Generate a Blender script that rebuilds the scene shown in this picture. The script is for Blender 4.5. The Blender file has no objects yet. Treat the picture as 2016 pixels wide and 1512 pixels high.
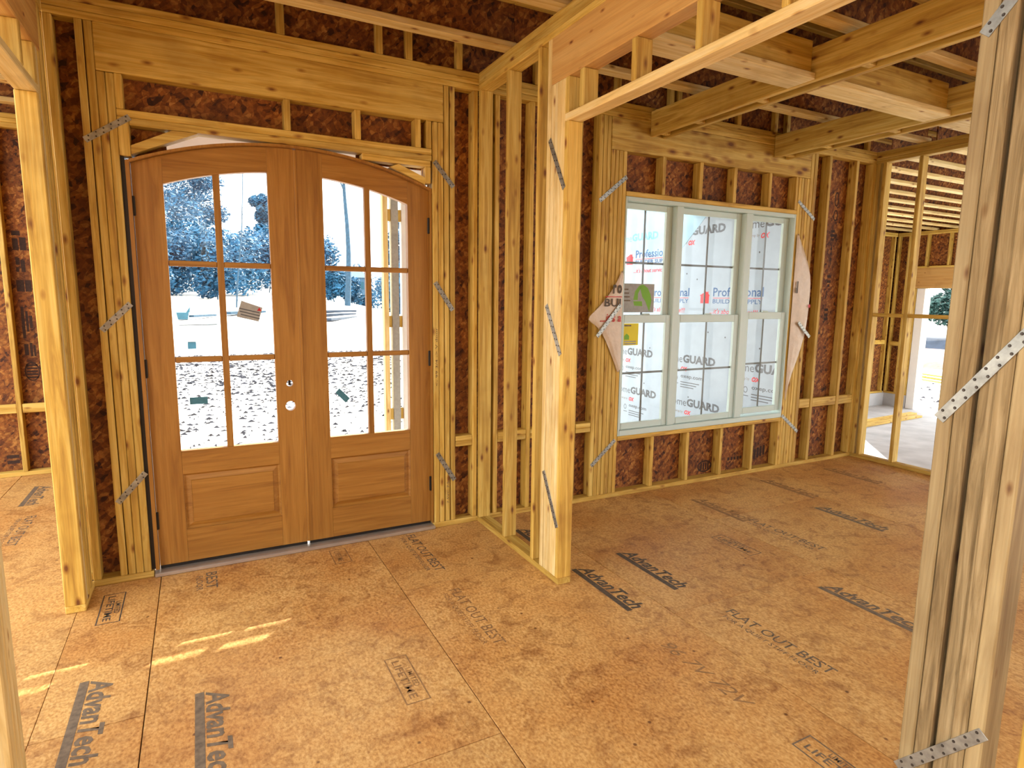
import bpy, bmesh, math, random
from mathutils import Vector, Matrix, Quaternion
random.seed(7)
SC = bpy.context.scene
COL = SC.collection

# ------------------------------------------------------------------ camera
YAW, PIT, ROL = 0.480386, -0.142926, -0.01177
CAM = Vector((0.0, -3.8745, 1.63))
fwd = Vector((math.sin(YAW)*math.cos(PIT), math.cos(YAW)*math.cos(PIT), math.sin(PIT)))
rgt = Vector((math.cos(YAW), -math.sin(YAW), 0))
dwn = fwd.cross(rgt)
r2 = math.cos(ROL)*rgt + math.sin(ROL)*dwn
d2 = -math.sin(ROL)*rgt + math.cos(ROL)*dwn
cd = bpy.data.cameras.new('camera')
cd.sensor_width = 36.0
cd.lens = 1185.48/2016*36
cd.clip_start = 0.05
cd.clip_end = 400
cam = bpy.data.objects.new('camera', cd)
COL.objects.link(cam)
mw = Matrix((( r2.x, -d2.x, -fwd.x, CAM.x), (r2.y, -d2.y, -fwd.y, CAM.y), (r2.z, -d2.z, -fwd.z, CAM.z), (0, 0, 0, 1)))
cam.matrix_world = mw
SC.camera = cam

# ------------------------------------------------------------------ sky, sun, exposure
world = bpy.data.worlds.new('sky')
SC.world = world
world.use_nodes = True
bg = world.node_tree.nodes['Background']
bg.inputs[0].default_value = (0.94, 0.97, 1.0, 1)
bg.inputs[1].default_value = 1.0
sl = bpy.data.lights.new('sun', 'SUN')
sl.energy = 4.5
sl.angle = math.radians(0.35)
sl.color = (1.0, 0.93, 0.80)
sun = bpy.data.objects.new('sun', sl)
COL.objects.link(sun)
TAN = 0.5817
sun.rotation_euler = Vector((-1, -1, -TAN*math.sqrt(2))).to_track_quat('-Z', 'Y').to_euler()
sun.location = (30, 30, 25)
vs = SC.view_settings
vs.view_transform = 'Standard'
vs.look = 'None'
vs.exposure = 2.3
vs.gamma = 1.0
vs.use_curve_mapping = False
SC.cycles.use_denoising = True
SC.cycles.max_bounces = 8
SC.cycles.adaptive_threshold = 0.02
SC.cycles.diffuse_bounces = 3
SC.cycles.transparent_max_bounces = 16
SC.cycles.sample_clamp_indirect = 6.0

# ------------------------------------------------------------------ materials
class NT:
    def __init__(s, name):
        m = bpy.data.materials.new(name)
        m.use_nodes = True
        s.m = m
        s.t = m.node_tree
        s.p = s.t.nodes['Principled BSDF']
    def n(s, typ, **kw):
        nd = s.t.nodes.new(typ)
        for k, v in kw.items():
            if k.startswith('i_'):
                nd.inputs[k[2:].replace('_', ' ')].default_value = v
            else:
                setattr(nd, k, v)
        return nd
    def l(s, a, b):
        s.t.links.new(a, b)
    def ramp(s, fac, stops):
        r = s.n('ShaderNodeValToRGB')
        e = r.color_ramp.elements
        while len(e) < len(stops):
            e.new(0.5)
        for el, (p, c) in zip(e, stops):
            el.position = p
            el.color = (c, c, c, 1) if isinstance(c, (int, float)) else (*c, 1)
        s.l(fac, r.inputs[0])
        return r.outputs[0]
    def mul(s, a, b):
        x = s.n('ShaderNodeMix', data_type='RGBA', blend_type='MULTIPLY')
        x.inputs[0].default_value = 1
        s.l(a, x.inputs[6]); s.l(b, x.inputs[7])
        return x.outputs[2]
    def mix(s, f, a, b):
        x = s.n('ShaderNodeMix', data_type='RGBA')
        s.l(f, x.inputs[0])
        for v, i in ((a, 6), (b, 7)):
            if isinstance(v, tuple): x.inputs[i].default_value = (*v, 1)
            else: s.l(v, x.inputs[i])
        return x.outputs[2]
    def coords(s, rnd=True):
        tc = s.n('ShaderNodeTexCoord')
        o = tc.outputs['Object']
        if not rnd: return o
        oi = s.n('ShaderNodeObjectInfo')
        s.oi = oi
        sc = s.n('ShaderNodeVectorMath', operation='SCALE')
        sc.inputs[0].default_value = (17.3, 31.1, 23.7)
        s.l(oi.outputs['Random'], sc.inputs['Scale'])
        ad = s.n('ShaderNodeVectorMath', operation='ADD')
        s.l(o, ad.inputs[0]); s.l(sc.outputs[0], ad.inputs[1])
        return ad.outputs[0]
    def map(s, v, scale, rot=(0, 0, 0)):
        m = s.n('ShaderNodeMapping')
        m.inputs['Scale'].default_value = scale
        m.inputs['Rotation'].default_value = rot
        s.l(v, m.inputs['Vector'])
        return m.outputs[0]
    def noise(s, v, scale, detail=4, rough=0.55, dist=0.0):
        n = s.n('ShaderNodeTexNoise')
        n.inputs['Scale'].default_value = scale
        n.inputs['Detail'].default_value = detail
        n.inputs['Roughness'].default_value = rough
        n.inputs['Distortion'].default_value = dist
        s.l(v, n.inputs['Vector'])
        return n.outputs[0]
    def bump(s, h, strength, dist=0.002):
        b = s.n('ShaderNodeBump')
        b.inputs['Strength'].default_value = strength
        b.inputs['Distance'].default_value = dist
        s.l(h, b.inputs['Height'])
        s.l(b.outputs[0], s.p.inputs['Normal'])
    def tone(s, col, lo, hi):
        mr = s.n('ShaderNodeMapRange')
        mr.inputs['To Min'].default_value = lo
        mr.inputs['To Max'].default_value = hi
        s.l(s.oi.outputs['Random'], mr.inputs['Value'])
        h = s.n('ShaderNodeHueSaturation')
        s.l(mr.outputs[0], h.inputs['Value'])
        s.l(col, h.inputs['Color'])
        return h.outputs[0]
    def out(s, col, rough=0.7):
        s.l(col, s.p.inputs['Base Color'])
        s.p.inputs['Roughness'].default_value = rough
        return s.m

def ax(axis, along, across):
    return tuple(along if a == axis else across for a in 'xyz')

def mat_wood(name, axis, dark, mid, light, knots=0.09, bump=0.25, lo=0.84, hi=1.1, rings=1.0, rough=0.68):
    t = NT(name)
    v = t.coords()
    g = t.noise(t.map(v, ax(axis, 0.9*rings, 16*rings)), 1.5, 6, 0.6, 1.2)
    c = t.ramp(g, [(0.24, dark), (0.46, mid), (0.68, light)])
    f = t.noise(t.map(v, ax(axis, 4, 150)), 1.0, 3, 0.6)
    c = t.mul(c, t.ramp(f, [(0.3, 0.86), (0.7, 1.05)]))
    if knots:
        vo = t.n('ShaderNodeTexVoronoi')
        vo.inputs['Scale'].default_value = 1.0
        t.l(t.map(v, ax(axis, 5.5, 13.0)), vo.inputs['Vector'])
        k = t.ramp(vo.outputs['Distance'], [(knots*0.7, (0.30, 0.16, 0.12)), (knots*1.5, (0.72, 0.60, 0.5)), (knots*2.4, (1.0, 1.0, 1.0))])
        c = t.mul(c, k)
        st = t.noise(v, 3.0, 3)
        c = t.mul(c, t.ramp(st, [(0.30, (0.80, 0.76, 0.70)), (0.48, (1, 1, 1))]))
    c = t.tone(c, lo, hi)
    t.bump(f, bump, 0.0015)
    return t.out(c, rough)

PINE = ((0.34, 0.165, 0.020), (0.61, 0.38, 0.062), (0.80, 0.58, 0.155))
M = {}
for a in 'xyz':
    M['wood_'+a] = mat_wood('pine_lumber_'+a, a, *PINE)
    M['rough_'+a] = mat_wood('rough_sawn_lumber_'+a, a, (0.11, 0.068, 0.026), (0.29, 0.205, 0.09), (0.44, 0.33, 0.165), knots=0.07, bump=1.0, rings=2.2, rough=0.85)
    M['lvl_'+a] = mat_wood('veneer_beam_'+a, a, (0.42, 0.18, 0.035), (0.62, 0.34, 0.09), (0.70, 0.43, 0.14), knots=0.06, rings=0.5)
    M['door_'+a] = mat_wood('mahogany_'+a, a, (0.22, 0.085, 0.011), (0.34, 0.152, 0.022), (0.42, 0.205, 0.037), knots=0, bump=0.1, lo=0.95, hi=1.05, rough=0.5)

for a in 'xyz': M['pale_'+a] = mat_wood('pale_pine_'+a, a, (0.56, 0.35, 0.10), (0.76, 0.56, 0.22), (0.88, 0.73, 0.39), knots=0.08)  # paler pine; light on bright faces and undersides partly put into the colour
M['smooth_z'] = mat_wood('weathered_pine_z', 'z', (0.24, 0.155, 0.060), (0.36, 0.26, 0.115), (0.45, 0.345, 0.165), knots=0.06, rings=1.3)
M['knotty_x'] = mat_wood('knotty_header_x', 'x', *PINE, knots=0.17)
def mat_osb(name, tones, sc=1.0):
    t = NT(name)
    v = t.coords()
    wv = t.n('ShaderNodeTexNoise'); wv.inputs['Scale'].default_value = 9*sc; t.l(v, wv.inputs['Vector'])
    ad = t.n('ShaderNodeVectorMath', operation='MULTIPLY_ADD')
    ad.inputs[1].default_value = (0.05, 0.05, 0.05)
    t.l(wv.outputs['Color'], ad.inputs[0]); t.l(v, ad.inputs[2])
    outs = []
    for rot, s in (((0.5, 0.6, 0.5), (13, 40, 44)), ((-0.9, -0.8, -1.0), (14, 36, 50))):
        vo = t.n('ShaderNodeTexVoronoi'); vo.inputs['Scale'].default_value = sc
        t.l(t.map(t.map(ad.outputs[0], (1, 1, 1), rot), s), vo.inputs['Vector'])
        sp = t.n('ShaderNodeSeparateColor'); t.l(vo.outputs['Color'], sp.inputs[0])
        outs.append(sp.outputs[0])
    fn = t.noise(v, 55, 4, 0.6)
    m = t.n('ShaderNodeMath', operation='ADD'); t.l(outs[0], m.inputs[0]); t.l(outs[1], m.inputs[1])
    h = t.n('ShaderNodeMath', operation='MULTIPLY'); h.inputs[1].default_value = 0.5; t.l(m.outputs[0], h.inputs[0])
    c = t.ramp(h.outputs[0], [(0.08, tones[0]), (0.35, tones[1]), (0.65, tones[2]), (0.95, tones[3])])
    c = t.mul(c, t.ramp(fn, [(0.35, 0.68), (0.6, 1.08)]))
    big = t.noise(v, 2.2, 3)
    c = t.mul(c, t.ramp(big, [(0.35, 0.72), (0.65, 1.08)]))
    t.bump(h.outputs[0], 0.5, 0.002)
    return t.out(c, 0.75)
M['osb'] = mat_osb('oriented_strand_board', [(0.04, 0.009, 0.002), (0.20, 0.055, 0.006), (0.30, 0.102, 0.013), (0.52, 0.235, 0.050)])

def mat_floor():
    t = NT('subfloor_panel_board')
    v = t.coords()
    fine = t.noise(t.map(v, (90, 60, 60)), 1.0, 3, 0.6)
    c = t.ramp(fine, [(0.32, (0.42, 0.205, 0.052)), (0.5, (0.595, 0.335, 0.104)), (0.68, (0.71, 0.45, 0.172))])
    mid = t.noise(v, 9, 5, 0.65, 0.8)
    c = t.mul(c, t.ramp(mid, [(0.30, (0.60, 0.50, 0.42)), (0.50, (1, 1, 1)), (0.75, (1.06, 1.05, 1.02))]))
    big = t.noise(v, 1.7, 3, 0.5)
    c = t.mul(c, t.ramp(big, [(0.33, (0.84, 0.70, 0.55)), (0.6, (1, 1, 1))]))
    vo = t.n('ShaderNodeTexVoronoi'); vo.inputs['Scale'].default_value = 7.0; t.l(v, vo.inputs['Vector'])
    c = t.mul(c, t.ramp(vo.outputs['Distance'], [(0.035, (0.34, 0.26, 0.22)), (0.07, (1, 1, 1))]))
    c = t.tone(c, 0.95, 1.05)
    t.bump(fine, 0.15, 0.001)
    return t.out(c, 0.55)
M['floor'] = mat_floor()

def mat_plain(name, col, rough=0.6, metal=0.0, var=0.0, vscale=8, bump=0.0, spec=None):
    t = NT(name)
    t.p.inputs['Metallic'].default_value = metal
    v = t.coords()
    n = t.noise(v, vscale, 4)
    a = tuple(max(0, x*(1-var)) for x in col); b = tuple(min(1, x*(1+var)) for x in col)
    c = t.ramp(n, [(0.3, a), (0.7, b)])
    if bump: t.bump(n, bump, 0.01)
    return t.out(c, rough)
M['vinyl'] = mat_plain('window_vinyl', (0.54, 0.67, 0.63), 0.4, var=0.02)
M['grid'] = mat_plain('window_grille_grey', (0.16, 0.17, 0.16), 0.5, var=0.03)
M['metal'] = mat_plain('galvanized_steel', (0.33, 0.34, 0.31), 0.45, 0.8, 0.30, 30)
M['nail'] = mat_plain('dark_nail_steel', (0.07, 0.06, 0.05), 0.5, 0.6, 0.2)
M['black'] = mat_plain('black_hardware', (0.012, 0.010, 0.009), 0.45, 0.3, 0.1)
M['alu'] = mat_plain('threshold_aluminium', (0.55, 0.52, 0.47), 0.35, 0.7, 0.1)
M['white_knob'] = mat_plain('white_plastic', (0.85, 0.85, 0.82), 0.35, var=0.02)
M['wrap'] = mat_plain('house_wrap_film', (0.27, 0.32, 0.36), 0.5, var=0.07, vscale=5, bump=0.35)
M['wrap2'] = mat_plain('house_wrap_blue_layer', (0.24, 0.37, 0.44), 0.5, var=0.10, vscale=4, bump=0.3)
M['wrap_in'] = mat_plain('house_wrap_flap_film', (0.58, 0.45, 0.31), 0.25, var=0.08, vscale=14, bump=0.6)
M['ink'] = mat_plain('black_ink', (0.085, 0.065, 0.045), 0.7, var=0.35, vscale=40)
M['ink_fade'] = mat_plain('faded_black_ink', (0.16, 0.115, 0.072), 0.7, var=0.35, vscale=40)
M['ink_faint'] = mat_plain('faint_brown_ink', (0.29, 0.155, 0.058), 0.7, var=0.25, vscale=40)
M['ink_grey'] = mat_plain('charcoal_ink', (0.085, 0.09, 0.095), 0.7, var=0.1)
M['ink_red'] = mat_plain('red_ink', (0.52, 0.015, 0.02), 0.6, var=0.05)
M['ink_blue'] = mat_plain('navy_ink', (0.015, 0.07, 0.19), 0.6, var=0.05)
M['ink_teal'] = mat_plain('pale_teal_ink', (0.12, 0.33, 0.42), 0.6, var=0.1)
M['ink_stamp'] = mat_plain('stamp_ink', (0.035, 0.014, 0.008), 0.8, var=0.4, vscale=60)
M['label_grey'] = mat_plain('grey_label_paper', (0.34, 0.34, 0.31), 0.6, var=0.12, vscale=30)
M['label_yellow'] = mat_plain('yellow_label_paper', (0.72, 0.62, 0.01), 0.6, var=0.05)
M['label_green'] = mat_plain('green_label_ink', (0.17, 0.42, 0.015), 0.6, var=0.05)
M['label_blue'] = mat_plain('blue_label_paper', (0.05, 0.19, 0.26), 0.6, var=0.15, vscale=40)
M['concrete'] = mat_plain('concrete', (0.46, 0.46, 0.46), 0.8, var=0.18, vscale=2.2)
M['ground'] = mat_plain('sandy_ground', (0.52, 0.49, 0.46), 0.9, var=0.15, vscale=0.7)
M['mulch'] = mat_plain('red_mulch', (0.16, 0.07, 0.05), 0.9, var=0.5, vscale=5)
M['berm'] = mat_plain('grey_silt_fabric', (0.035, 0.05, 0.075), 0.8, var=0.3, vscale=2)
M['litter'] = mat_plain('dry_leaves', (0.04, 0.04, 0.05), 0.9, var=0.4)
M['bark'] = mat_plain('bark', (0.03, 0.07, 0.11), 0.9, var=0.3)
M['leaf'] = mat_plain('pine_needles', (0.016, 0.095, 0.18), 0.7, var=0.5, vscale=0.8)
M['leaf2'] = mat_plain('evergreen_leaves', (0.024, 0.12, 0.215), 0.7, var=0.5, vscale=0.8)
M['leaf3'] = mat_plain('green_leaves', (0.03, 0.085, 0.07), 0.7, var=0.5, vscale=0.8)
M['bin'] = mat_plain('teal_plastic', (0.02, 0.10, 0.14), 0.5, var=0.1)
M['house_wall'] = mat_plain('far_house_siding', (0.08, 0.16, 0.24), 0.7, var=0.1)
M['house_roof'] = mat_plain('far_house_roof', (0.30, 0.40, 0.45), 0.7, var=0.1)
M['white_trim'] = mat_plain('white_trim', (0.82, 0.81, 0.78), 0.6, var=0.03)

def mat_glass():
    m = bpy.data.materials.new('clear_glass'); m.use_nodes = True
    t = m.node_tree; t.nodes.clear()
    o = t.nodes.new('ShaderNodeOutputMaterial'); tr = t.nodes.new('ShaderNodeBsdfTransparent')
    gl = t.nodes.new('ShaderNodeBsdfGlossy'); gl.inputs['Roughness'].default_value = 0.02
    tr.inputs[0].default_value = (0.95, 0.97, 0.97, 1)
    fr0 = t.nodes.new('ShaderNodeFresnel'); fr0.inputs[0].default_value = 1.35
    ge = t.nodes.new('ShaderNodeNewGeometry'); iv = t.nodes.new('ShaderNodeMath'); iv.operation = 'SUBTRACT'; iv.inputs[0].default_value = 1.0
    fr = t.nodes.new('ShaderNodeMath'); fr.operation = 'MULTIPLY'
    t.links.new(ge.outputs['Backfacing'], iv.inputs[1]); t.links.new(fr0.outputs[0], fr.inputs[0]); t.links.new(iv.outputs[0], fr.inputs[1])
    mx = t.nodes.new('ShaderNodeMixShader')
    t.links.new(fr.outputs[0], mx.inputs[0]); t.links.new(tr.outputs[0], mx.inputs[1]); t.links.new(gl.outputs[0], mx.inputs[2])
    t.links.new(mx.outputs[0], o.inputs[0])
    return m
M['glass'] = mat_glass()

# ------------------------------------------------------------------ helpers
WLOC = {}
def link(o, parent=None):
    COL.objects.link(o)
    WLOC[o] = o.location.copy()
    if parent is not None:
        o.parent = parent
        o.matrix_parent_inverse = Matrix.Translation(-WLOC[parent])
    return o

def tag(o, label=None, cat=None, group=None, kind=None):
    if label: o['label'] = label
    if cat: o['category'] = cat
    if group: o['group'] = group
    if kind: o['kind'] = kind
    return o

def empty(name, loc, label=None, cat=None, group=None, kind=None, parent=None):
    o = bpy.data.objects.new(name, None)
    o.location = loc
    o.empty_display_size = 0.1
    link(o, parent)
    return tag(o, label, cat, group, kind)

CACHE = {}
def box_mesh(dx, dy, dz, mat, bev):
    key = (round(dx, 4), round(dy, 4), round(dz, 4), mat, bev)
    if key in CACHE: return CACHE[key]
    bm = bmesh.new()
    bmesh.ops.create_cube(bm, size=1)
    bmesh.ops.scale(bm, vec=(dx, dy, dz), verts=bm.verts)
    b = min(bev, 0.3*min(dx, dy, dz))
    if bev > 0:
        bmesh.ops.bevel(bm, geom=list(bm.edges), offset=b, segments=1, affect='EDGES')
    me = bpy.data.meshes.new('box')
    bm.to_mesh(me); bm.free()
    me.materials.append(M[mat])
    CACHE[key] = me
    return me

AXM = ('wood', 'rough', 'lvl', 'door', 'pale', 'smooth')
def box(name, x0, x1, y0, y1, z0, z1, mat='wood', parent=None, bev=0.004):
    dx, dy, dz = x1-x0, y1-y0, z1-z0
    if mat in AXM:
        mat = mat+'_'+'xyz'[max(range(3), key=lambda i: (dx, dy, dz)[i])]
    o = bpy.data.objects.new(name, box_mesh(dx, dy, dz, mat, bev))
    o.location = ((x0+x1)/2, (y0+y1)/2, (z0+z1)/2)
    return link(o, parent)

def mesh(name, verts, faces, mat, parent=None, loc=(0, 0, 0), smooth=False):
    me = bpy.data.meshes.new(name)
    me.from_pydata([tuple(v) for v in verts], [], faces)
    me.materials.append(M[mat] if isinstance(mat, str) else mat)
    bm = bmesh.new(); bm.from_mesh(me)
    bmesh.ops.recalc_face_normals(bm, faces=bm.faces)
    bm.to_mesh(me); bm.free()
    if smooth:
        for p in me.polygons: p.use_smooth = True
    o = bpy.data.objects.new(name, me)
    o.location = loc
    return link(o, parent)

def prism(name, pts, origin, u, v, n, depth, mat, parent=None):
    """polygon pts (a,b) in plane origin+a*u+b*v, extruded by depth along n"""
    o0, u, v, n = Vector(origin), Vector(u), Vector(v), Vector(n)
    k = len(pts)
    c = sum((o0+a*u+b*v for a, b in pts), Vector())/k
    A = [o0+a*u+b*v-c for a, b in pts]
    B = [p+n*depth for p in A]
    F = [list(range(k)), list(range(2*k-1, k-1, -1))]+[[i, (i+1) % k, k+(i+1) % k, k+i] for i in range(k)]
    return mesh(name, A+B, F, mat, parent, c)

def board(name, p0, p1, normal, width, thick, mat='wood_x', parent=None, bev=0.003):
    """flat board from p0 to p1; width across, thickness along the normal (outside face on the points)"""
    p0, p1, n = Vector(p0), Vector(p1), Vector(normal).normalized()
    x = (p1-p0).normalized(); y = n.cross(x).normalized()
    o = bpy.data.objects.new(name, box_mesh((p1-p0).length, width, thick, mat, bev))
    R = Matrix((x, y, n)).transposed()
    o.location = (p0+p1)/2 - n*thick/2*0
    o.rotation_euler = R.to_euler()
    return link(o, parent)

BASIS = {'floor': ((0, -1, 0), (1, 0, 0), (0, 0, 1)), 'wing': ((0, -1, 0), (0, 0, 1), (-1, 0, 0)), 'front': ((1, 0, 0), (0, 0, 1), (0, -1, 0)),
         'front_up': ((0, 0, 1), (-1, 0, 0), (0, -1, 0))}
def text(name, s, basis, loc, w=None, h=None, mat='ink', parent=None, bold=0.0, shear=0.0, spacing=1.0):
    cu = bpy.data.curves.new(name, 'FONT')
    cu.body = s; cu.size = 1.0; cu.offset = bold; cu.shear = shear; cu.space_character = spacing
    cu.resolution_u = 2
    co = bpy.data.objects.new(name+'_curve', cu)
    COL.objects.link(co)
    dg = bpy.context.evaluated_depsgraph_get()
    me = bpy.data.meshes.new_from_object(co.evaluated_get(dg))
    bpy.data.objects.remove(co); bpy.data.curves.remove(cu)
    xs = [v.co.x for v in me.vertices]; ys = [v.co.y for v in me.vertices]
    bw, bh = max(xs)-min(xs), max(ys)-min(ys)
    sx = w/bw if w else None; sy = h/bh if h else None
    sx = sx or sy; sy = sy or sx
    x0, y0 = min(xs), min(ys)
    for v in me.vertices:
        v.co.x = (v.co.x-x0)*sx; v.co.y = (v.co.y-y0)*sy; v.co.z = 0
    me.materials.clear(); me.materials.append(M[mat])
    o = bpy.data.objects.new(name, me)
    X, Y, Z = (Vector(b) for b in BASIS[basis])
    o.rotation_euler = Matrix((X, Y, Z)).transposed().to_euler()
    o.location = loc
    return link(o, parent)

def flat(name, basis, loc, pts, mat, parent=None):
    """flat printed polygon in a basis plane"""
    X, Y, Z = (Vector(b) for b in BASIS[basis])
    return mesh(name, [a*X+b*Y for a, b in pts], [list(range(len(pts)))], mat, parent, loc)

def rect(a0, a1, b0, b1): return [(a0, b0), (a1, b0), (a1, b1), (a0, b1)]

def ring(name, basis, loc, rx, ry, t, mat, parent=None, n=28):
    X, Y, Z = (Vector(b) for b in BASIS[basis])
    V = []; F = []
    for i in range(n):
        a = 2*math.pi*i/n
        V.append(math.cos(a)*rx*X+math.sin(a)*ry*Y); V.append(math.cos(a)*(rx-t)*X+math.sin(a)*(ry-t)*Y)
    for i in range(n):
        j = (i+1) % n
        F.append([2*i, 2*j, 2*j+1, 2*i+1])
    return mesh(name, V, F, mat, parent, loc)

def cyl_mesh(name, r0, r1, h, mat, n=16):
    V = []; F = []
    for k, (r, z) in enumerate(((r0, 0), (r1, h))):
        for i in range(n):
            a = 2*math.pi*i/n
            V.append((r*math.cos(a), r*math.sin(a), z))
    for i in range(n):
        j = (i+1) % n
        F.append([i, j, n+j, n+i])
    F.append(list(range(n-1, -1, -1))); F.append(list(range(n, 2*n)))
    me = bpy.data.meshes.new(name); me.from_pydata(V, [], F); me.materials.append(M[mat])
    return me

NAILM = cyl_mesh('nail', 0.0042, 0.003, 0.0022, 'nail', 8)
S = 0.0381   # thickness of a two-by
D = 0.089    # depth of a two-by-four
TP0, TP1 = 2.985, 3.099   # triple top plate
def studs(parent, name, xs, y0, y1, z0, z1, mat='wood'):
    for a, b in xs: box(name, a+0.0008, b-0.0008, y0+random.uniform(0, 0.003), y1, z0, z1, mat, parent)

def strap(parent, p0, p1, normal, width=0.032, label=None):
    """perforated strap tie nailed diagonally over a post; points lie on the wood face"""
    p0, p1, n = Vector(p0), Vector(p1), Vector(normal).normalized()
    o = board('strap_tie', p0+n*0.0012, p1+n*0.0012, n, width, 0.0022, 'metal', parent, bev=0.0008)
    x = (p1-p0).normalized(); y = n.cross(x); L = (p1-p0).length
    k = max(3, int(L/0.036))
    for i in range(k):
        t = (i+0.5)/k*L
        for sgn in ((-1, 1) if i % 2 == 0 else (1, -1))[:2]:
            nd = bpy.data.objects.new('nail', NAILM)
            pos = p0 + x*(t+0.006*sgn) + y*sgn*width*0.27 + n*0.0023
            nd.rotation_euler = n.to_track_quat('Z', 'Y').to_euler()
            nd.location = pos
            COL.objects.link(nd); WLOC[nd] = pos
            nd.parent = o
            R = o.rotation_euler.to_matrix().to_4x4()
            nd.matrix_parent_inverse = (Matrix.Translation(o.location) @ R).inverted()
    return o

# ------------------------------------------------------------------ floor: subfloor panels with printed marks
floor = mesh('floor', [(x, y, z) for x0, x1, y0, y1 in ((-5.5, 6.17, -7.0, 0.10), (-5.5, -0.60, 0.10, 2.84)) for z in (-0.30, -0.021) for x, y in ((x0, y0), (x1, y0), (x1, y1), (x0, y1))],
             [f for k in (0, 8) for f in ([k, k+1, k+2, k+3], [k+4, k+5, k+6, k+7], [k, k+1, k+5, k+4], [k+1, k+2, k+6, k+5], [k+2, k+3, k+7, k+6], [k+3, k, k+4, k+7])], 'ink')
tag(floor, 'orange-brown engineered subfloor of large printed panels under the whole room', 'floor', kind='structure')
XJ = [-5.5, -5.07, -3.87, -2.67, -1.47, -0.269, 0.934, 2.132, 3.345, 4.55, 5.76, 6.17]
CJ = {-5.5: -1.2, -5.07: -0.3, -3.87: -1.6, -2.67: -0.55, -1.47: 1.12, -0.269: -2.03, 0.934: -0.79, 2.132: -1.655, 3.345: -0.742, 4.55: -1.9, 5.76: -0.6}
PANELS = []
for i in range(len(XJ)-1):
    x0, x1 = XJ[i], XJ[i+1]
    strips = [(x0, x1, 0.10)] if x0 > -0.6 else ([(x0, x1, 2.84)] if x1 < -0.6 else [(x0, -0.635, 2.84), (-0.635, x1, 0.10)])
    for a, b, top in strips:
        cuts = sorted([top, -7.0]+[c for c in (CJ[x0]+2.44*k for k in range(-4, 4)) if -7.0 < c < top-0.05])
        for y0, y1 in zip(cuts[:-1], cuts[1:]):
            g = 0.0016 if b-a > 0.9 else 0.0
            p = box('subfloor_panel', a+0.0021, b-(0.0021 if abs(b+0.635) > 1e-6 else 0), y0+0.0021, y1-0.0021, -0.020, 0.0, 'floor', floor, bev=0.0012)
            PANELS.append((a, b, y0, y1, p))
def panel_at(x, y):
    for a, b, y0, y1, p in PANELS:
        if a <= x <= b and y0 <= y <= y1: return p
    return floor
ZF = 0.0007
def brand(x, y, ink='ink_fade', L=0.545, w=0.115):
    p = panel_at(x+0.05, y-0.2)
    flat('printed_bar', 'floor', (x, y, ZF), rect(0, L, 0, 0.034), ink, p)
    text('printed_lettering', 'AdvanTech', 'floor', (x+0.038, y-0.006, ZF), L-0.01, w-0.028, ink, p, bold=0.028, shear=0.25)
def slogan(x, y, ink='ink_fade', L=0.60):
    p = panel_at(x+0.03, y-0.3)
    text('printed_lettering', 'FLAT OUT BEST', 'floor', (x, y, ZF), L, 0.062, ink, p, bold=0.006)
    text('printed_lettering', 'FOR A QUIET STIFF FLOOR', 'floor', (x-0.055, y-0.03, ZF), L-0.06, 0.034, ink, p)
def warranty(x, y, ink='ink_faint', L=0.34, w=0.105):
    p = panel_at(x+0.05, y-0.15)
    for r in (rect(0, L, 0, 0.006), rect(0, L, w-0.006, w), rect(0, 0.006, 0.006, w-0.006), rect(L-0.006, L, 0.006, w-0.006)):
        flat('printed_border', 'floor', (x, y, ZF), r, ink, p)
    text('printed_lettering', 'LIMITED', 'floor', (x+0.068, y-0.10, ZF), L-0.20, 0.024, ink, p, bold=0.006)
    text('printed_lettering', 'LIFETIME', 'floor', (x+0.026, y-0.03, ZF), L-0.06, 0.034, ink, p, bold=0.012)
brand(2.311, -0.915, 'ink'); brand(1.925, -0.985, 'ink'); brand(3.075, -1.80); brand(4.265, -0.905); brand(3.51, -0.33, 'ink_faint')
brand(-0.095, -1.27); brand(-0.525, -0.975); brand(-1.30, 2.33); brand(1.905, -0.28, 'ink', L=0.50); brand(4.47, -0.20, 'ink_faint'); brand(5.36, -0.20, 'ink_faint')
slogan(1.165, -0.90, 'ink_faint'); slogan(2.385, -1.76); slogan(3.57, -0.87); slogan(1.185, -0.045); slogan(-1.19, 1.50)
warranty(-0.535, -0.135, 'ink'); warranty(3.075, -0.985, 'ink_fade'); warranty(0.66, -1.385); warranty(1.87, -2.565, 'ink_fade', 0.30); warranty(0.665, -0.07, 'ink_faint', 0.22)
text('printed_lettering', 'BEST', 'floor', (-0.04, -0.075, ZF), 0.22, 0.060, 'ink_fade', panel_at(0, -0.2), bold=0.006)
text('printed_lettering', 'FLOOR', 'floor', (-0.09, -0.105, ZF), 0.19, 0.034, 'ink_fade', panel_at(0, -0.2))
text('pencil_note', '96 7V 72V', 'floor', (1.865, -1.85, ZF), 0.50, 0.07, 'ink_faint', panel_at(1.9, -2.0), shear=0.3)

# ------------------------------------------------------------------ front wall: entry door and triple window bays
wf = empty('wall_front', (2.7, 0.045, 0), 'open stud front wall around the arched entry door and triple window', 'wall', kind='structure')
# plates
for a, b in ((-0.597, -0.305), (1.412, 6.083)): box('sole_plate', a, b, 0, D, 0, S, 'wood', wf)
for i in range(3): box('top_plate', -0.597, 6.083, 0.0 if i < 2 else 0.004, D, TP0+S*i, TP0+S*(i+1)-0.0008, 'wood', wf)
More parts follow.
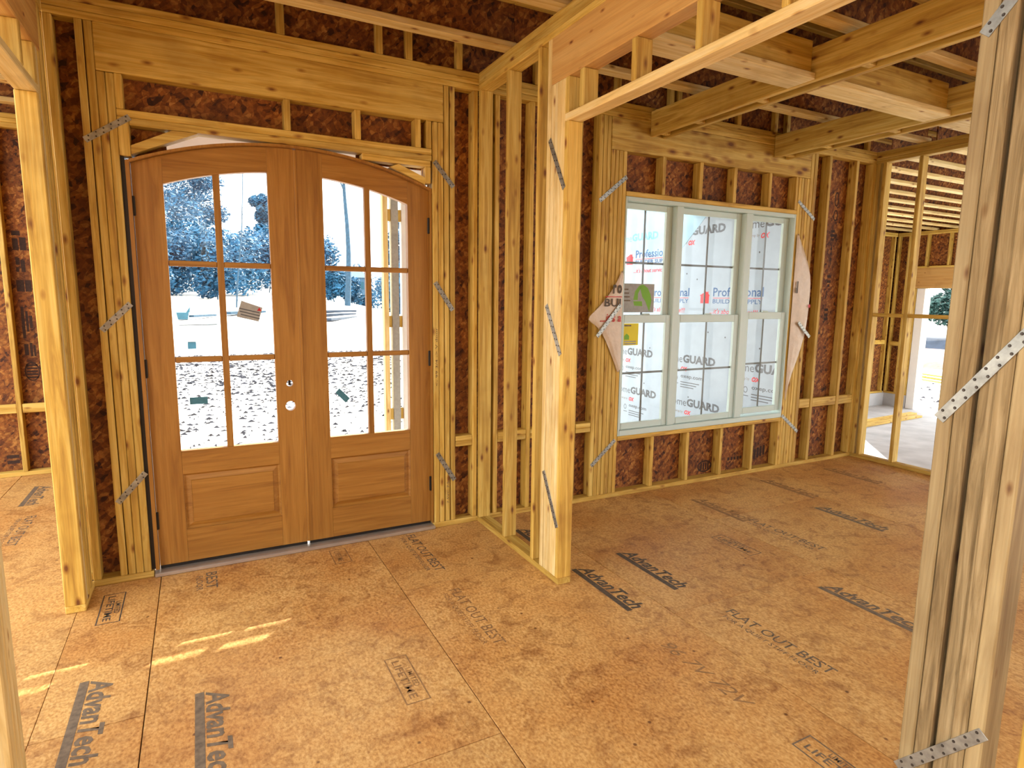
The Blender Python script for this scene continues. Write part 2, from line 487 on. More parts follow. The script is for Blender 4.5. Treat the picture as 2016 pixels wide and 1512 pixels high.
# door bay
studs(wf, 'stud', [(-0.597, -0.556), (-0.468, -0.433), (-0.430, -0.392)], 0, D, S, TP0)
studs(wf, 'jack_stud', [(-0.3915, -0.354), (-0.3535, -0.316)], 0, D, S, 2.75)
box('header', -0.3915, 1.493, 0, D, 2.752, TP0, 'wood', wf)
studs(wf, 'cripple', [(-0.317, -0.280), (0.508, 0.546), (0.917, 0.955), (1.300, 1.340), (1.376, 1.412)], 0, D, 2.579, 2.752)
box('head_plate', -0.3155, 1.412, 0, D, 2.5405, 2.578, 'wood', wf)
box('head_plate', -0.262, 1.412, 0, D, 2.5025, 2.540, 'wood', wf)
box('head_plate', 0.958, 1.403, 0, D, 2.4645, 2.502, 'wood', wf)
box('filler_block', -0.3155, -0.2635, 0, D, 2.345, 2.5400, 'wood', wf)
box('filler_block', 1.366, 1.404, 0, D, 2.360, 2.464, 'wood', wf)
prism('diagonal_block', [(-0.262, 2.356), (0.058, 2.500), (-0.065, 2.500), (-0.262, 2.400)], (0, 0.004, 0), (1, 0, 0), (0, 0, 1), (0, 1, 0), 0.08, 'wood_x', wf)
prism('diagonal_block', [(1.136, 2.440), (1.365, 2.353), (1.365, 2.395), (1.190, 2.462)], (0, 0.004, 0), (1, 0, 0), (0, 0, 1), (0, 1, 0), 0.08, 'wood_x', wf)
studs(wf, 'jack_stud', [(1.4165, 1.4535), (1.455, 1.492)], 0, D, S, 2.75)
studs(wf, 'stud', [(1.4965, 1.532), (1.538, 1.574), (1.705, 1.741)], 0, D, S, TP0)
for z in (0.575, 0.6125): box('blocking', 1.576, 1.704, 0.002, D, z, z+0.037, 'wood', wf)
# between the cross wall and the window
studs(wf, 'stud', [(1.866, 1.905), (2.145, 2.180), (2.55, 2.588)], 0, D, S, TP0)
for a, b in ((1.907, 2.143), (2.182, 2.548), (2.590, 2.731)):
    for z in (0.575, 0.6125): box('blocking', a, b, 0.002, D, z, z+0.037, 'wood', wf)
e = [2.733, 2.771, 2.808, 2.8445]
studs(wf, 'stud', [(a, b-0.001) for a, b in zip(e[:-1], e[1:])], 0, D, S, TP0)
e = [2.8455, 2.883, 2.9215, 2.960, 2.997]
studs(wf, 'jack_stud', [(a, b-0.001) for a, b in zip(e[:-1], e[1:])], 0, D, 0.0385, 2.749)
# the innermost jack stops under the window head board
box('header', 2.8455, 5.112, 0, D, 2.75, TP0, 'knotty_x', wf)
studs(wf, 'cripple', [(3.349, 3.386), (3.749, 3.786), (4.142, 4.180), (4.573, 4.609), (4.925, 4.962)], 0, D, 2.457, 2.75)
box('head_plate', 2.998, 4.962, 0, D, 2.419, 2.456, 'wood', wf)
box('window_sill_plate', 2.998, 4.962, 0, D, 0.474, 0.5105, 'wood', wf)
studs(wf, 'cripple', [(3.353, 3.390), (3.757, 3.792), (4.164, 4.201), (4.567, 4.604), (4.925, 4.962)], 0, D, S, 0.4735)
e = [4.9635, 5.001, 5.039, 5.076, 5.112]
studs(wf, 'jack_stud', [(a, b-0.001) for a, b in zip(e[:-1], e[1:])], 0, D, S, 2.749)
studs(wf, 'stud', [(5.1135, 5.160), (5.162, 5.211), (5.372, 5.412), (5.778, 5.820), (6.045, 6.082)], 0, D, S, TP0)
for a, b in ((5.213, 5.371), (5.413, 5.777), (5.821, 6.044)): box('blocking', a, b, 0.006, 0.044, 0.578, 0.667, 'wood', wf)
# sheathing
SH0, SH1 = 0.0905, 0.102
for a, b, z0, z1 in ((-0.60, -0.312, -0.3, 3.42), (-0.312, -0.10, 2.36, 3.42), (-0.10, 0.94, 2.512, 3.42), (0.94, 1.412, 2.455, 3.42), (1.412, 2.630, -0.3, 3.42), (2.630, 2.972, -0.3, 3.42),
                     (2.972, 3.85, 2.425, 3.42), (3.85, 4.965, 2.425, 3.42), (2.972, 3.85, -0.3, 0.508), (3.85, 4.965, -0.3, 0.508), (4.965, 6.083, -0.3, 3.42)):
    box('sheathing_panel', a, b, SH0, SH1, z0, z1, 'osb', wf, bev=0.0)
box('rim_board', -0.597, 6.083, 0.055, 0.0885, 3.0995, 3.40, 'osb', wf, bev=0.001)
for x in (-0.35, 0.51, 1.08, 1.27, 1.61, 2.2, 2.9, 3.42, 3.50, 4.17, 4.62, 4.78, 5.5, 5.95): box('squash_block', x-0.022, x+0.022, 0.006, 0.053, 3.0995, 3.398, 'wood', wf)
# strap ties
for p, q in (((-0.462, 2.402), (-0.258, 2.541)), ((-0.458, 1.428), (-0.317, 1.572)), ((-0.452, 0.468), (-0.309, 0.626)), ((1.427, 2.503), (1.561, 2.352)), ((1.428, 1.724), (1.554, 1.537)), ((1.436, 0.543), (1.565, 0.335)),
             ((2.748, 2.361), (2.995, 2.559)), ((2.744, 0.293), (2.974, 0.485)), ((4.972, 2.538), (5.212, 2.388)), ((4.967, 0.529), (5.212, 0.346))):
    strap(wf, (p[0], 0, p[1]), (q[0], 0, q[1]), (0, -1, 0))
# stamps printed on the sheathing and studs
YS = 0.0900
ring('printed_stamp', 'front', (4.08, YS, 0.108), 0.088, 0.056, 0.014, 'ink_stamp', wf)
for k in range(4): flat('printed_stamp', 'front', (4.03+0.028*k, YS, 0.075), rect(0, 0.018, 0, 0.066), 'ink_stamp', wf)
for k in range(5): flat('printed_stamp', 'front', (4.37+0.04*k, YS, 0.125), rect(0, 0.028, 0, 0.03), 'ink_stamp', wf)
for k in range(4): flat('printed_stamp', 'front', (4.72+0.04*k, YS, 0.10+0.01*k), rect(0, 0.03, 0, 0.10), 'ink_stamp', wf)
for z, h in ((2.55, 0.07), (2.41, 0.055)): ring('printed_stamp', 'front', (5.645, YS, z+h), 0.034, h, 0.014, 'ink_stamp', wf)
for z, w in ((2.30, 0.06), (2.26, 0.07), (2.22, 0.05), (2.13, 0.022), (2.08, 0.022), (2.03, 0.022), (1.86, 0.055), (1.81, 0.06), (1.77, 0.03), (1.53, 0.06), (1.48, 0.055), (1.44, 0.06)):
    flat('printed_stamp', 'front', (5.625-w/2, YS, z), rect(0, w, 0, 0.026), 'ink_stamp', wf)
text('pencil_note', '<- 99 3/4 -> V door', 'front_up', (1.443, -0.0006, 1.02), 0.40, 0.016, 'ink', wf)
text('pencil_note', '7.5VC 7.5', 'front_up', (1.523, -0.0006, 0.17), 0.16, 0.016, 'ink_fade', wf)

# ------------------------------------------------------------------ cross wall between foyer and dining room
X0, X1 = 1.743, 1.832
wc = empty('wall_center', (1.7875, -1.0, 0), 'stud cross wall with a cased opening between foyer and dining room', 'wall', kind='structure')
box('sole_plate', X0, X1, -1.121, -0.001, 0, S, 'wood', wc)
box('sole_plate', X0, X1, -5.2, -2.99, 0, S, 'wood', wc)
for i in range(3): box('top_plate', X0, X1, -5.2, -0.0015, TP0+S*i, TP0+S*(i+1)-0.0008, 'wood', wc)
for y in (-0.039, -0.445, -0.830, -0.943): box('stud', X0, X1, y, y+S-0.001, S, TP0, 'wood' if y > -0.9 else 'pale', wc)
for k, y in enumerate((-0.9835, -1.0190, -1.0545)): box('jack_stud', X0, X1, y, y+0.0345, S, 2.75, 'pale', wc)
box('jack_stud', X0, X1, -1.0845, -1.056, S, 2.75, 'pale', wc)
box('trimmer', X0, X1, -1.1205, -1.0855, S, 2.5345, 'wood', wc)
box('header', X0, X1, -3.045, -0.9445, 2.7505, TP0-0.0005, 'lvl', wc)
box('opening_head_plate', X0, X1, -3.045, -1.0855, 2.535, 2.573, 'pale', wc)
for y in (-1.1205, -1.252, -1.656, -2.043, -2.43, -2.84): box('cripple', X0, X1, y, y+S-0.001, 2.5735, 2.750, 'wood', wc)
NP = [-2.993, -3.031, -3.0715, -3.080, -3.114, -3.152, -3.190]
for a, b, zt, m, dx in ((-2.993, -3.030, 2.5345, 'smooth', 0), (-3.032, -3.070, 2.75, 'rough', 0.0), (-3.081, -3.115, 2.75, 'rough', 0.004), (-3.116, -3.151, TP0, 'rough', 0.001), (-3.153, -3.190, TP0, 'smooth', 0)):
    box('stud' if zt > 2.8 else 'jack_stud', X0+dx, X1, b, a, S, zt, m, wc)
for y in (-3.302, -3.70, -4.10, -4.51, -4.92): box('stud', X0, X1, y, y+S, S, TP0, 'wood', wc)
for p, q in (((-0.938, 2.475), (-1.095, 2.199)), ((-0.937, 1.590), (-1.095, 1.321)), ((-0.941, 0.631), (-1.100, 0.339)), ((-3.000, 1.322), (-3.195, 1.594)), ((-2.996, 0.286), (-3.190, 0.528)), ((-3.003, 2.277), (-3.190, 2.50))):
    strap(wc, (X0, p[0], p[1]), (X0, q[0], q[1]), (-1, 0, 0), 0.032 if p[0] > -2 else 0.030)

# ------------------------------------------------------------------ left wall with a cased opening to the front bay room
L0, L1 = -0.681, -0.593
wl = empty('wall_left', (-0.637, -0.8, 0), 'stud wall with a cased opening left of the entry door', 'wall', kind='structure')
box('sole_plate', L0, L1, -0.285, -0.0015, 0, S, 'wood', wl)
box('sole_plate', L0, L1, -1.652, -1.513, 0, S, 'wood', wl)
for i in range(3): box('top_plate', L0, L1, -5.2, -0.0015, TP0+S*i, TP0+S*(i+1)-0.0008, 'wood', wl)
box('trimmer', L0, L1, -0.285, -0.247, S, 2.5345, 'wood', wl)
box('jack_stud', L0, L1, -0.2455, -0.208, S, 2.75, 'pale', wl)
box('jack_stud', L0, L1, -0.170, -0.132, S, 2.75, 'wood', wl)
box('stud', L0, L1, -0.0995, -0.063, S, TP0, 'wood', wl)
box('stud', L0, L1-0.004, -0.061, -0.024, S, TP0, 'wood', wl)
box('header', L0, L1, -1.60, -0.131, 2.7505, TP0-0.0005, 'lvl', wl)
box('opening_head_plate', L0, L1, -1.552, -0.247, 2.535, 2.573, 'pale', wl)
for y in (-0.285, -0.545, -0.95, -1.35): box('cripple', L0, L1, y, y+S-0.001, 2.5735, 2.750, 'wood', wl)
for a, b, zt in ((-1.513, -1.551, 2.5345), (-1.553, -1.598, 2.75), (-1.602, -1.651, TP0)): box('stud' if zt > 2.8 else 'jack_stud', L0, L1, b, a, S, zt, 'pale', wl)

# ------------------------------------------------------------------ front bay room: its far wall and its side wall along the porch
YB = 2.745
wb = empty('wall_bay', (-3.0, YB, 0), 'sheathed stud wall at the end of the bay room left of the entry', 'wall', kind='structure')
box('sole_plate', -5.5, -0.691, YB, YB+D, 0, S, 'wood', wb)
for i in range(3): box('top_plate', -5.5, -0.691, YB, YB+D, TP0+S*i, TP0+S*(i+1)-0.0008, 'wood', wb)
for k in range(12): box('stud', -1.456-0.406*k, -1.420-0.406*k, YB, YB+D, S, TP0, 'wood', wb)
box('stud', -1.050, -1.012, YB, YB+D, S, TP0, 'wood', wb); box('stud', -0.7295, -0.692, YB, YB+D, S, TP0, 'wood', wb)
for k in range(6): box('blocking', -1.419-0.406*k-0.001+0.004 if k == 0 else -1.419-0.406*k+0.003, -1.051-0.406*k if k == 0 else -1.457-0.406*(k-1), YB+0.006, YB+0.044, 0.568, 0.648, 'wood', wb)
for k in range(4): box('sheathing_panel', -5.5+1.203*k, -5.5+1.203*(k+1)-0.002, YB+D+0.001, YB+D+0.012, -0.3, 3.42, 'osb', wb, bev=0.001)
box('rim_board', -5.5, -0.691, YB+0.05, YB+D, 3.0995, 3.40, 'osb', wb, bev=0.001)
YT = YB+D+0.0005
for x, z, w, h in ((-1.385, 1.985, 0.04, 0.10), (-1.335, 1.985, 0.045, 0.11), (-1.385, 2.11, 0.06, 0.04), (-1.375, 1.86, 0.03, 0.06), (-1.34, 1.80, 0.03, 0.10), (-1.375, 1.80, 0.02, 0.04), (-1.385, 1.63, 0.055, 0.10), (-1.325, 1.63, 0.045, 0.10), (-1.375, 1.22, 0.022, 0.28), (-1.345, 1.28, 0.018, 0.18), (-1.32, 1.31, 0.022, 0.11), (-1.375, 1.07, 0.03, 0.10), (-1.335, 1.06, 0.02, 0.12), (-1.31, 1.06, 0.016, 0.10), (-1.58, 0.15, 0.09, 0.03), (-1.58, 0.10, 0.09, 0.03)):
    flat('printed_stamp', 'front', (x, YT, z), rect(0, w, 0, h), 'ink_stamp', wb)
ring('printed_stamp', 'front', (-1.335, YT, 0.925), 0.055, 0.085, 0.010, 'ink_stamp', wb)
for k in range(5): flat('printed_stamp', 'front', (-1.375, YT, 0.865+0.027*k), rect(0, 0.08, 0, 0.015), 'ink_stamp', wb)
wp = empty('wall_porch', (-0.64, 1.4, 0), 'sheathed stud side wall between the bay room and the porch', 'wall', kind='structure')
box('sole_plate', -0.690, -0.612, 0.104, YB+D, 0, S, 'wood', wp)
for i in range(3): box('top_plate', -0.690, -0.612, 0.104, YB+D, TP0+S*i, TP0+S*(i+1)-0.0008, 'wood', wp)
for k in range(7): box('stud', -0.690, -0.612, 0.12+0.41*k, 0.157+0.41*k, S, TP0, 'wood', wp)
for k in range(2): box('sheathing_panel', -0.611, -0.600, 0.104+1.375*k, 0.104+1.375*(k+1)-0.002, -0.3, 3.42, 'osb', wp, bev=0.001)

# ------------------------------------------------------------------ right wall: bare studs open to the garage
R0, R1 = 6.085, 6.174
wr = empty('wall_right', (6.13, -1.5, 0), 'bare stud wall on the right with the garage seen through it', 'wall', kind='structure')
box('sole_plate', R0, R1, -5.2, 0.10, 0, S, 'wood', wr)
for i in range(3): box('top_plate', R0, R1, -5.2, 0.10, TP0+S*i, TP0+S*(i+1)-0.0008, 'wood', wr)
RS = [-0.100, -0.440, -0.846, -1.252, -1.66, -2.065, -2.47, -2.88, -3.28, -3.69, -4.1, -4.5, -4.9]
box('stud', R0, R1, -0.040, -0.002, S, TP0, 'wood', wr)
box('stud', R0-0.0015, R1, 0.0, 0.0885, S, TP0, 'wood', wr)
for y in RS: box('stud', R0, R1, y, y+S, S, TP0, 'wood', wr)
for a, b in zip(RS[1:], RS[:-1]): box('blocking', R0, R1, a+S+0.001, b-0.001, 1.478, 1.514, 'wood', wr)

# ------------------------------------------------------------------ far ends of the house, behind the camera and to the left: posts and beams, open to daylight
wk = empty('wall_back', (0.5, -7.0, 0), 'post and beam frame at the open back of the house', 'wall', kind='structure')
for x in (-5.45, -2.7, 0.1, 3.0, 6.05): box('post', x, x+0.12, -7.0, -6.88, 0, 2.75, 'wood', wk)
box('header', -5.5, 6.17, -7.0, -6.88, 2.751, 3.10, 'lvl', wk)
for k in range(5): box('sheathing_panel', -5.5+2.334*k, -5.5+2.334*(k+1)-0.002, -7.02, -7.001, -0.3, 3.42, 'osb', wk, 0.001)
wo = empty('wall_outer', (-5.45, -2.0, 0), 'post and beam frame at the open left end of the house', 'wall', kind='structure')
for y in (-4.8, -2.6, -0.4, 1.6): box('post', -5.5, -5.41, y, y+0.12, 0, 2.75, 'wood', wo)
box('header', -5.5, -5.41, -6.87, 2.74, 2.751, 3.10, 'lvl', wo)

# ------------------------------------------------------------------ ceiling: engineered joists, floor deck above, dropped tray framing
ce = empty('ceiling', (2.0, -2.0, 3.1), 'open joist ceiling with the strand board floor deck above', 'ceiling', kind='structure')
ZJ = 3.1005
def ijoist(x0, x1, y, parent, z=ZJ, h=0.30, fw=0.089):
    j = box('wooden_i_joist', x0, x1, y-0.006, y+0.006, z+S, z+h-S, 'osb', parent, bev=0.0)
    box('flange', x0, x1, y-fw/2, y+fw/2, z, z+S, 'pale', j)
    box('flange', x0, x1, y-fw/2, y+fw/2, z+h-S, z+h, 'wood', j)
for y in (-0.415, -1.02, -1.575, -2.18, -2.79, -3.40, -4.01, -4.62):
    ijoist(-0.634, 1.786, y, ce)
    ijoist(1.7885, 6.15, y, ce)
    ijoist(-1.9, -0.637, y, ce)
for y in (2.42, 1.81, 1.20, 0.59): ijoist(-1.9, -0.70, y, ce)
for k in range(4):
    a = -1.9+2.0175*k
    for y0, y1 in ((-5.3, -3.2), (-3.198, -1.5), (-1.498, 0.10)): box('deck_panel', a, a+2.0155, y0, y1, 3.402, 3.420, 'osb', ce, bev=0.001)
for k in range(1): box('deck_panel', -1.9, -0.62, 0.102, 2.84, 3.402, 3.420, 'osb', ce, bev=0.001)
# tray framing in the dining room: two doubled joists and strongbacks across
for xa, xb in ((3.205, 3.363), (4.602, 4.790)):
    box('tray_joist', xa, xa+S, -4.6, -0.003, 2.880, 3.066, 'wood', ce)
    box('tray_joist', xb-S, xb, -4.6, -0.003, 2.880, 3.066, 'wood', ce)
    for y in (-0.06, -0.42, -0.97, -1.66, -2.45, -3.2): box('spacer_block', xa+S+0.001, xb-S-0.001, y-0.045, y, 2.886, 3.04, 'wood', ce)
for xa, xb in ((1.834, 3.204), (3.364, 4.601), (4.791, 6.083)):
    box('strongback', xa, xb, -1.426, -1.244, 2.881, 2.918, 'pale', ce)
    box('strongback', xa, xb, -1.395, -1.357, 2.919, 3.0995, 'wood', ce)
    box('strongback', xa, xb, -2.73, -2.55, 2.881, 2.918, 'wood', ce)
for x in (2.5, 3.75, 4.15, 5.3): box('tie_block', x, x+0.09, -1.356, -1.318, 2.919, 3.0995, 'wood', ce)

# ------------------------------------------------------------------ entry door: arched double leaf
DC, ZC = 0.565, 0.30                    # centre line and centre height of the arch
RL, RF0, RF1, RG = 2.185, 2.187, 2.201, 2.045
def arc(r, x): return ZC+math.sqrt(r*r-(x-DC)**2)
def arcpts(r, xa, xb, n=14): return [(xa+(xb-xa)*i/n, arc(r, xa+(xb-xa)*i/n)) for i in range(n+1)]
UX, UZ, UY = (1, 0, 0), (0, 0, 1), (0, 1, 0)
d1 = empty('door_1', (DC, 0.07, 0), 'arched double entry door of unpainted mahogany with twelve glass lites', 'door', kind='structure')
prism('door_frame', [(-0.296, 0.033), (-0.277, 0.033)]+arcpts(RF0, -0.277, 1.405, 24)+[(1.405, 0.033), (1.4135, 0.033)]+arcpts(RF1, 1.4135, -0.296, 24), (0, 0.018, 0), UX, UZ, UY, 0.10, 'door_z', d1)
th = box('threshold', -0.300, 1.414, -0.020, 0.16, 0.001, 0.024, 'alu', d1, 0.004)
box('door_sweep', -0.274, 0.557, 0.051, 0.088, 0.0245, 0.040, 'black', d1, 0.002)
box('door_sweep', 0.573, 1.402, 0.051, 0.088, 0.0245, 0.040, 'black', d1, 0.002)
box('dark_gap_strip', -0.3155, -0.2965, 0.02, 0.08, 0.04, 2.343, 'black', d1, 0.0)  # black strip standing in for the shaded gap beside the left jamb
box('dark_gap_strip', 1.4139, 1.4163, 0.02, 0.08, 0.04, 2.30, 'black', d1, 0.0)  # same black stand-in for the dark gap at the right jamb
FY, FT = 0.050, 0.044
def leaf(mirror):
    def mx(x): return 2*DC-x if mirror else x
    def rng(a, b): return (min(mx(a), mx(b)), max(mx(a), mx(b)))
    lf = empty('door_leaf', (mx(0.14), FY, 0.04), parent=d1)
    hs, ls = rng(-0.274, -0.128), rng(0.408, 0.557)
    for nm, (a, b) in (('hinge_stile', hs), ('lock_stile', ls)):
        o = prism(nm, [(a, 0.042), (b, 0.042)]+arcpts(RL, b, a, 8), (0, FY, 0), UX, UZ, UY, FT, 'door_z', lf)
        if nm == 'lock_stile' and not mirror:
            for z, r in ((1.084, 0.020), (0.942, 0.030)):
                cm = cyl_mesh('bore', r, r, 0.2, 'door_z', 24)
                c = bpy.data.objects.new('bore', cm); COL.objects.link(c)
                c.location = (0.487, FY+0.12, z); c.rotation_euler = (math.pi/2, 0, 0)
                bo = o.modifiers.new('bore', 'BOOLEAN'); bo.operation = 'DIFFERENCE'; bo.object = c; bo.solver = 'EXACT'
                dg = bpy.context.evaluated_depsgraph_get()
                me = bpy.data.meshes.new_from_object(o.evaluated_get(dg))
                o.modifiers.clear(); o.data = me
                bpy.data.objects.remove(c)
            box('latch_bar', 0.480, 0.494, FY+0.012, FY+0.032, 1.070, 1.101, 'black', lf, 0.001)
    a, b = rng(-0.1275, 0.4075)
    prism('top_rail', [(a, arc(RG, a)), *arcpts(RG, a, b, 14)[1:]]+arcpts(RL, b, a, 14), (0, FY+0.0005, 0), UX, UZ, UY, FT-0.001, 'door_x', lf)
    box('lock_rail', a, b, FY+0.0005, FY+FT-0.0005, 0.578, 0.718, 'door', lf, 0.001)
    box('bottom_rail', a, b, FY+0.0005, FY+FT-0.0005, 0.042, 0.240, 'door', lf, 0.001)
    # raised panel
    o = [(a, 0.2405), (b, 0.2405), (b, 0.5775), (a, 0.5775)]
    i1 = [(a+0.012, 0.2525), (b-0.012, 0.2525), (b-0.012, 0.5655), (a+0.012, 0.5655)]
    i2 = [(a+0.040, 0.277), (b-0.040, 0.277), (b-0.040, 0.537), (a+0.040, 0.537)]
    V = [(x, FY+0.006, z) for x, z in o]+[(x, FY+0.019, z) for x, z in i1]+[(x, FY+0.010, z) for x, z in i2]+[(x, FY+0.004, z) for x, z in [(p+(0.003 if k in (0, 3) else -0.003), q+(0.003 if k < 2 else -0.003)) for k, (p, q) in enumerate(i2)]]
    F = []
    for r in range(3):
        for k in range(4): F.append([4*r+k, 4*r+(k+1) % 4, 4*r+4+(k+1) % 4, 4*r+4+k])
    F.append([12, 13, 14, 15])
    V += [(x, FY+0.036, z) for x, z in o]; F += [[16, 17, 18, 19]]+[[k, (k+1) % 4, 16+(k+1) % 4, 16+k] for k in range(4)]
    mesh('raised_panel', V, F, 'door_x', lf)
    # glazing bars
    cols = [rng(-0.122, 0.117), rng(0.154, 0.400)]
    ma, mb = rng(0.118, 0.153)
    mxm = (ma+mb)/2
    prism('glazing_bar', [(ma, 0.7185), (mb, 0.7185), (mb, arc(RG, mb)-0.0005), (ma, arc(RG, ma)-0.0005)], (0, FY+0.004, 0), UX, UZ, UY, 0.034, 'door_z', lf)
    for z in (1.252, 1.7975):
        for ca, cb in ((a+0.0005, ma-0.0005), (mb+0.0005, b-0.0005)):
            box('glazing_bar', ca, cb, FY+0.004, FY+0.038, z-0.016, z+0.016, 'door', lf, 0.004)
    for ca, cb in ((a+0.001, ma-0.001), (mb+0.001, b-0.001)):
        for z0, z1 in ((0.719, 1.2355), (1.2685, 1.781)):
            box('glass_pane', ca, cb, FY+0.019, FY+0.023, z0, z1, 'glass', lf, 0.0)
        prism('glass_pane', [(ca, 1.814), (cb, 1.814)]+arcpts(RG-0.001, cb, ca, 8), (0, FY+0.019, 0), UX, UZ, UY, 0.004, 'glass', lf)
    hx = -0.2755 if not mirror else 1.4035
    for z in (1.157, 0.267, 2.043): box('hinge', hx-0.011, hx+0.011, FY-0.014, FY-0.001, z, z+0.104, 'black', lf, 0.003)
    return lf
lfL = leaf(False); lfR = leaf(True)
box('astragal', 0.5575, 0.5725, FY-0.004, FY+0.038, 0.042, 2.482, 'door', d1, 0.002)
YG = FY+0.0185
lb = flat('paper_label', 'front', (0.282, YG, 1.527), [(-0.046, 0.065), (-0.076, -0.030), (0.044, -0.060), (0.070, 0.024)], 'label_grey', lfL)
for k in range(3): flat('printed_line', 'front', (0.282, YG-0.0004, 1.527), [(-0.062+0.004*k, 0.018-0.018*k), (-0.060+0.004*k, 0.024-0.018*k), (0.052, -0.004-0.018*k), (0.050, -0.010-0.018*k)], 'ink_grey', lfL)
flat('printed_triangle', 'front', (0.333, YG-0.0004, 1.540), [(-0.014, -0.008), (0.012, -0.010), (0.001, 0.012)], 'ink_red', lfL)
flat('paper_label', 'front', (-0.020, YG, 1.008), rect(-0.047, 0.047, -0.021, 0.021), 'label_blue', lfL)
flat('paper_label', 'front', (0.811, YG, 0.984), [(-0.020, 0.049), (0.047, -0.022), (0.018, -0.049), (-0.045, 0.022)], 'label_blue', lfR)

# ------------------------------------------------------------------ triple window
w1 = empty('window_1', (3.97, 0.05, 0.512), 'white vinyl triple double-hung window with grilles in the dining room wall', 'window', kind='structure')
WX0, WX1, WZ0, WZ1 = 2.9985, 4.962, 0.5115, 2.418
WY0, WY1 = 0.002, 0.105
box('side_jamb', WX0, WX0+0.016, WY0, WY1, WZ0, WZ1, 'vinyl', w1, 0.002)
box('side_jamb', WX1-0.016, WX1, WY0, WY1, WZ0, WZ1, 'vinyl', w1, 0.002)
box('head_jamb', WX0+0.0165, WX1-0.0165, WY0, WY1, 2.385, WZ1, 'vinyl', w1, 0.003)
box('window_stool', WX0+0.0165, WX1-0.0165, WY0-0.004, WY1, WZ0, 0.556, 'vinyl', w1, 0.003)
MU = [(3.530, 3.600), (4.330, 4.408)]
for a, b in MU: box('mullion', a, b, WY0+0.004, WY1, 0.5565, 2.3845, 'vinyl', w1, 0.003)
UN = [(WX0+0.017, 3.529, 3.045, 3.478), (3.601, 4.329, 3.636, 4.278), (4.409, WX1-0.017, 4.455, 4.888)]
def sash(nm, xa, xb, ga, gb, z0, z1, g0, g1, y0, y1):
    sh = empty(nm, ((xa+xb)/2, y0, z0), parent=w1)
    box('stile', xa, ga, y0, y1, z0, z1, 'vinyl', sh, 0.003)
    box('stile', gb, xb, y0, y1, z0, z1, 'vinyl', sh, 0.003)
    box('rail', ga+0.0005, gb-0.0005, y0, y1, z0, g0, 'vinyl', sh, 0.003)
    box('rail', ga+0.0005, gb-0.0005, y0, y1, g1, z1, 'vinyl', sh, 0.003)
    ym = (y0+y1)/2
    box('glass_pane', ga+0.0005, gb-0.0005, ym-0.002, ym+0.002, g0+0.0005, g1-0.0005, 'glass', sh, 0.0)
    xm, zm = (ga+gb)/2, (g0+g1)/2
    box('grille_bar', xm-0.0085, xm+0.0085, ym+0.003, ym+0.008, g0+0.001, g1-0.001, 'grid', sh, 0.0)
    box('grille_bar', ga+0.001, xm-0.009, ym+0.003, ym+0.008, zm-0.0085, zm+0.0085, 'grid', sh, 0.0)
    box('grille_bar', xm+0.009, gb-0.001, ym+0.003, ym+0.008, zm-0.0085, zm+0.0085, 'grid', sh, 0.0)
    return sh
SASH = []
for k, (xa, xb, ga, gb) in enumerate(UN):
    up = sash('upper_sash', xa, xb, ga+0.004, gb-0.010, 1.462, 2.3845, 1.500, 2.336, 0.062, 0.092)
    dz = 0.022 if k == 2 else 0.0
    lo = sash('lower_sash', xa, xb, ga, gb, 0.5575+dz, 1.500+dz, 0.612+dz, 1.436+dz, 0.026, 0.056)
    box('sash_lock', (xa+xb)/2-0.035, (xa+xb)/2+0.035, 0.030, 0.052, 1.5005+dz, 1.512+dz, 'vinyl', lo, 0.003)
    SASH.append((up, lo))
u0, l0 = SASH[0]
flat('paper_label', 'front', (3.05, 0.0745, 1.520), rect(0, 0.33, 0, 0.232), 'label_grey', u0)
flat('printed_arch', 'front', (3.05, 0.0740, 1.520), [(0.115, 0.10), (0.13, 0.17), (0.17, 0.215), (0.205, 0.228), (0.16, 0.15), (0.16, 0.10)], 'label_green', u0)
flat('printed_arch', 'front', (3.05, 0.0740, 1.520), [(0.18, 0.20), (0.21, 0.228), (0.26, 0.20), (0.29, 0.15), (0.305, 0.10), (0.285, 0.005), (0.24, 0.09), (0.205, 0.13)], 'label_green', u0)
flat('printed_arch', 'front', (3.05, 0.0740, 1.520), [(0.125, 0.055), (0.21, 0.050), (0.205, 0.090), (0.115, 0.090)], 'label_green', u0)
for k in range(4): flat('printed_line', 'front', (3.06, 0.0740, 1.61+0.03*k), rect(0, 0.075-0.008*k, 0, 0.010), 'ink_fade', u0)
flat('paper_label', 'front', (3.046, 0.0383, 1.254), rect(0, 0.155, 0, 0.178), 'label_yellow', l0)
flat('printed_line', 'front', (3.055, 0.0378, 1.408), rect(0, 0.07, 0, 0.012), 'ink_fade', l0)
flat('printed_house', 'front', (3.058, 0.0378, 1.30), [(0, 0), (0.05, 0), (0.05, 0.03), (0.025, 0.05), (0, 0.03)], 'label_green', l0)
for k in range(2): flat('printed_line', 'front', (3.06, 0.0378, 1.262+0.018*k), rect(0, 0.12, 0, 0.010), 'label_grey', l0)

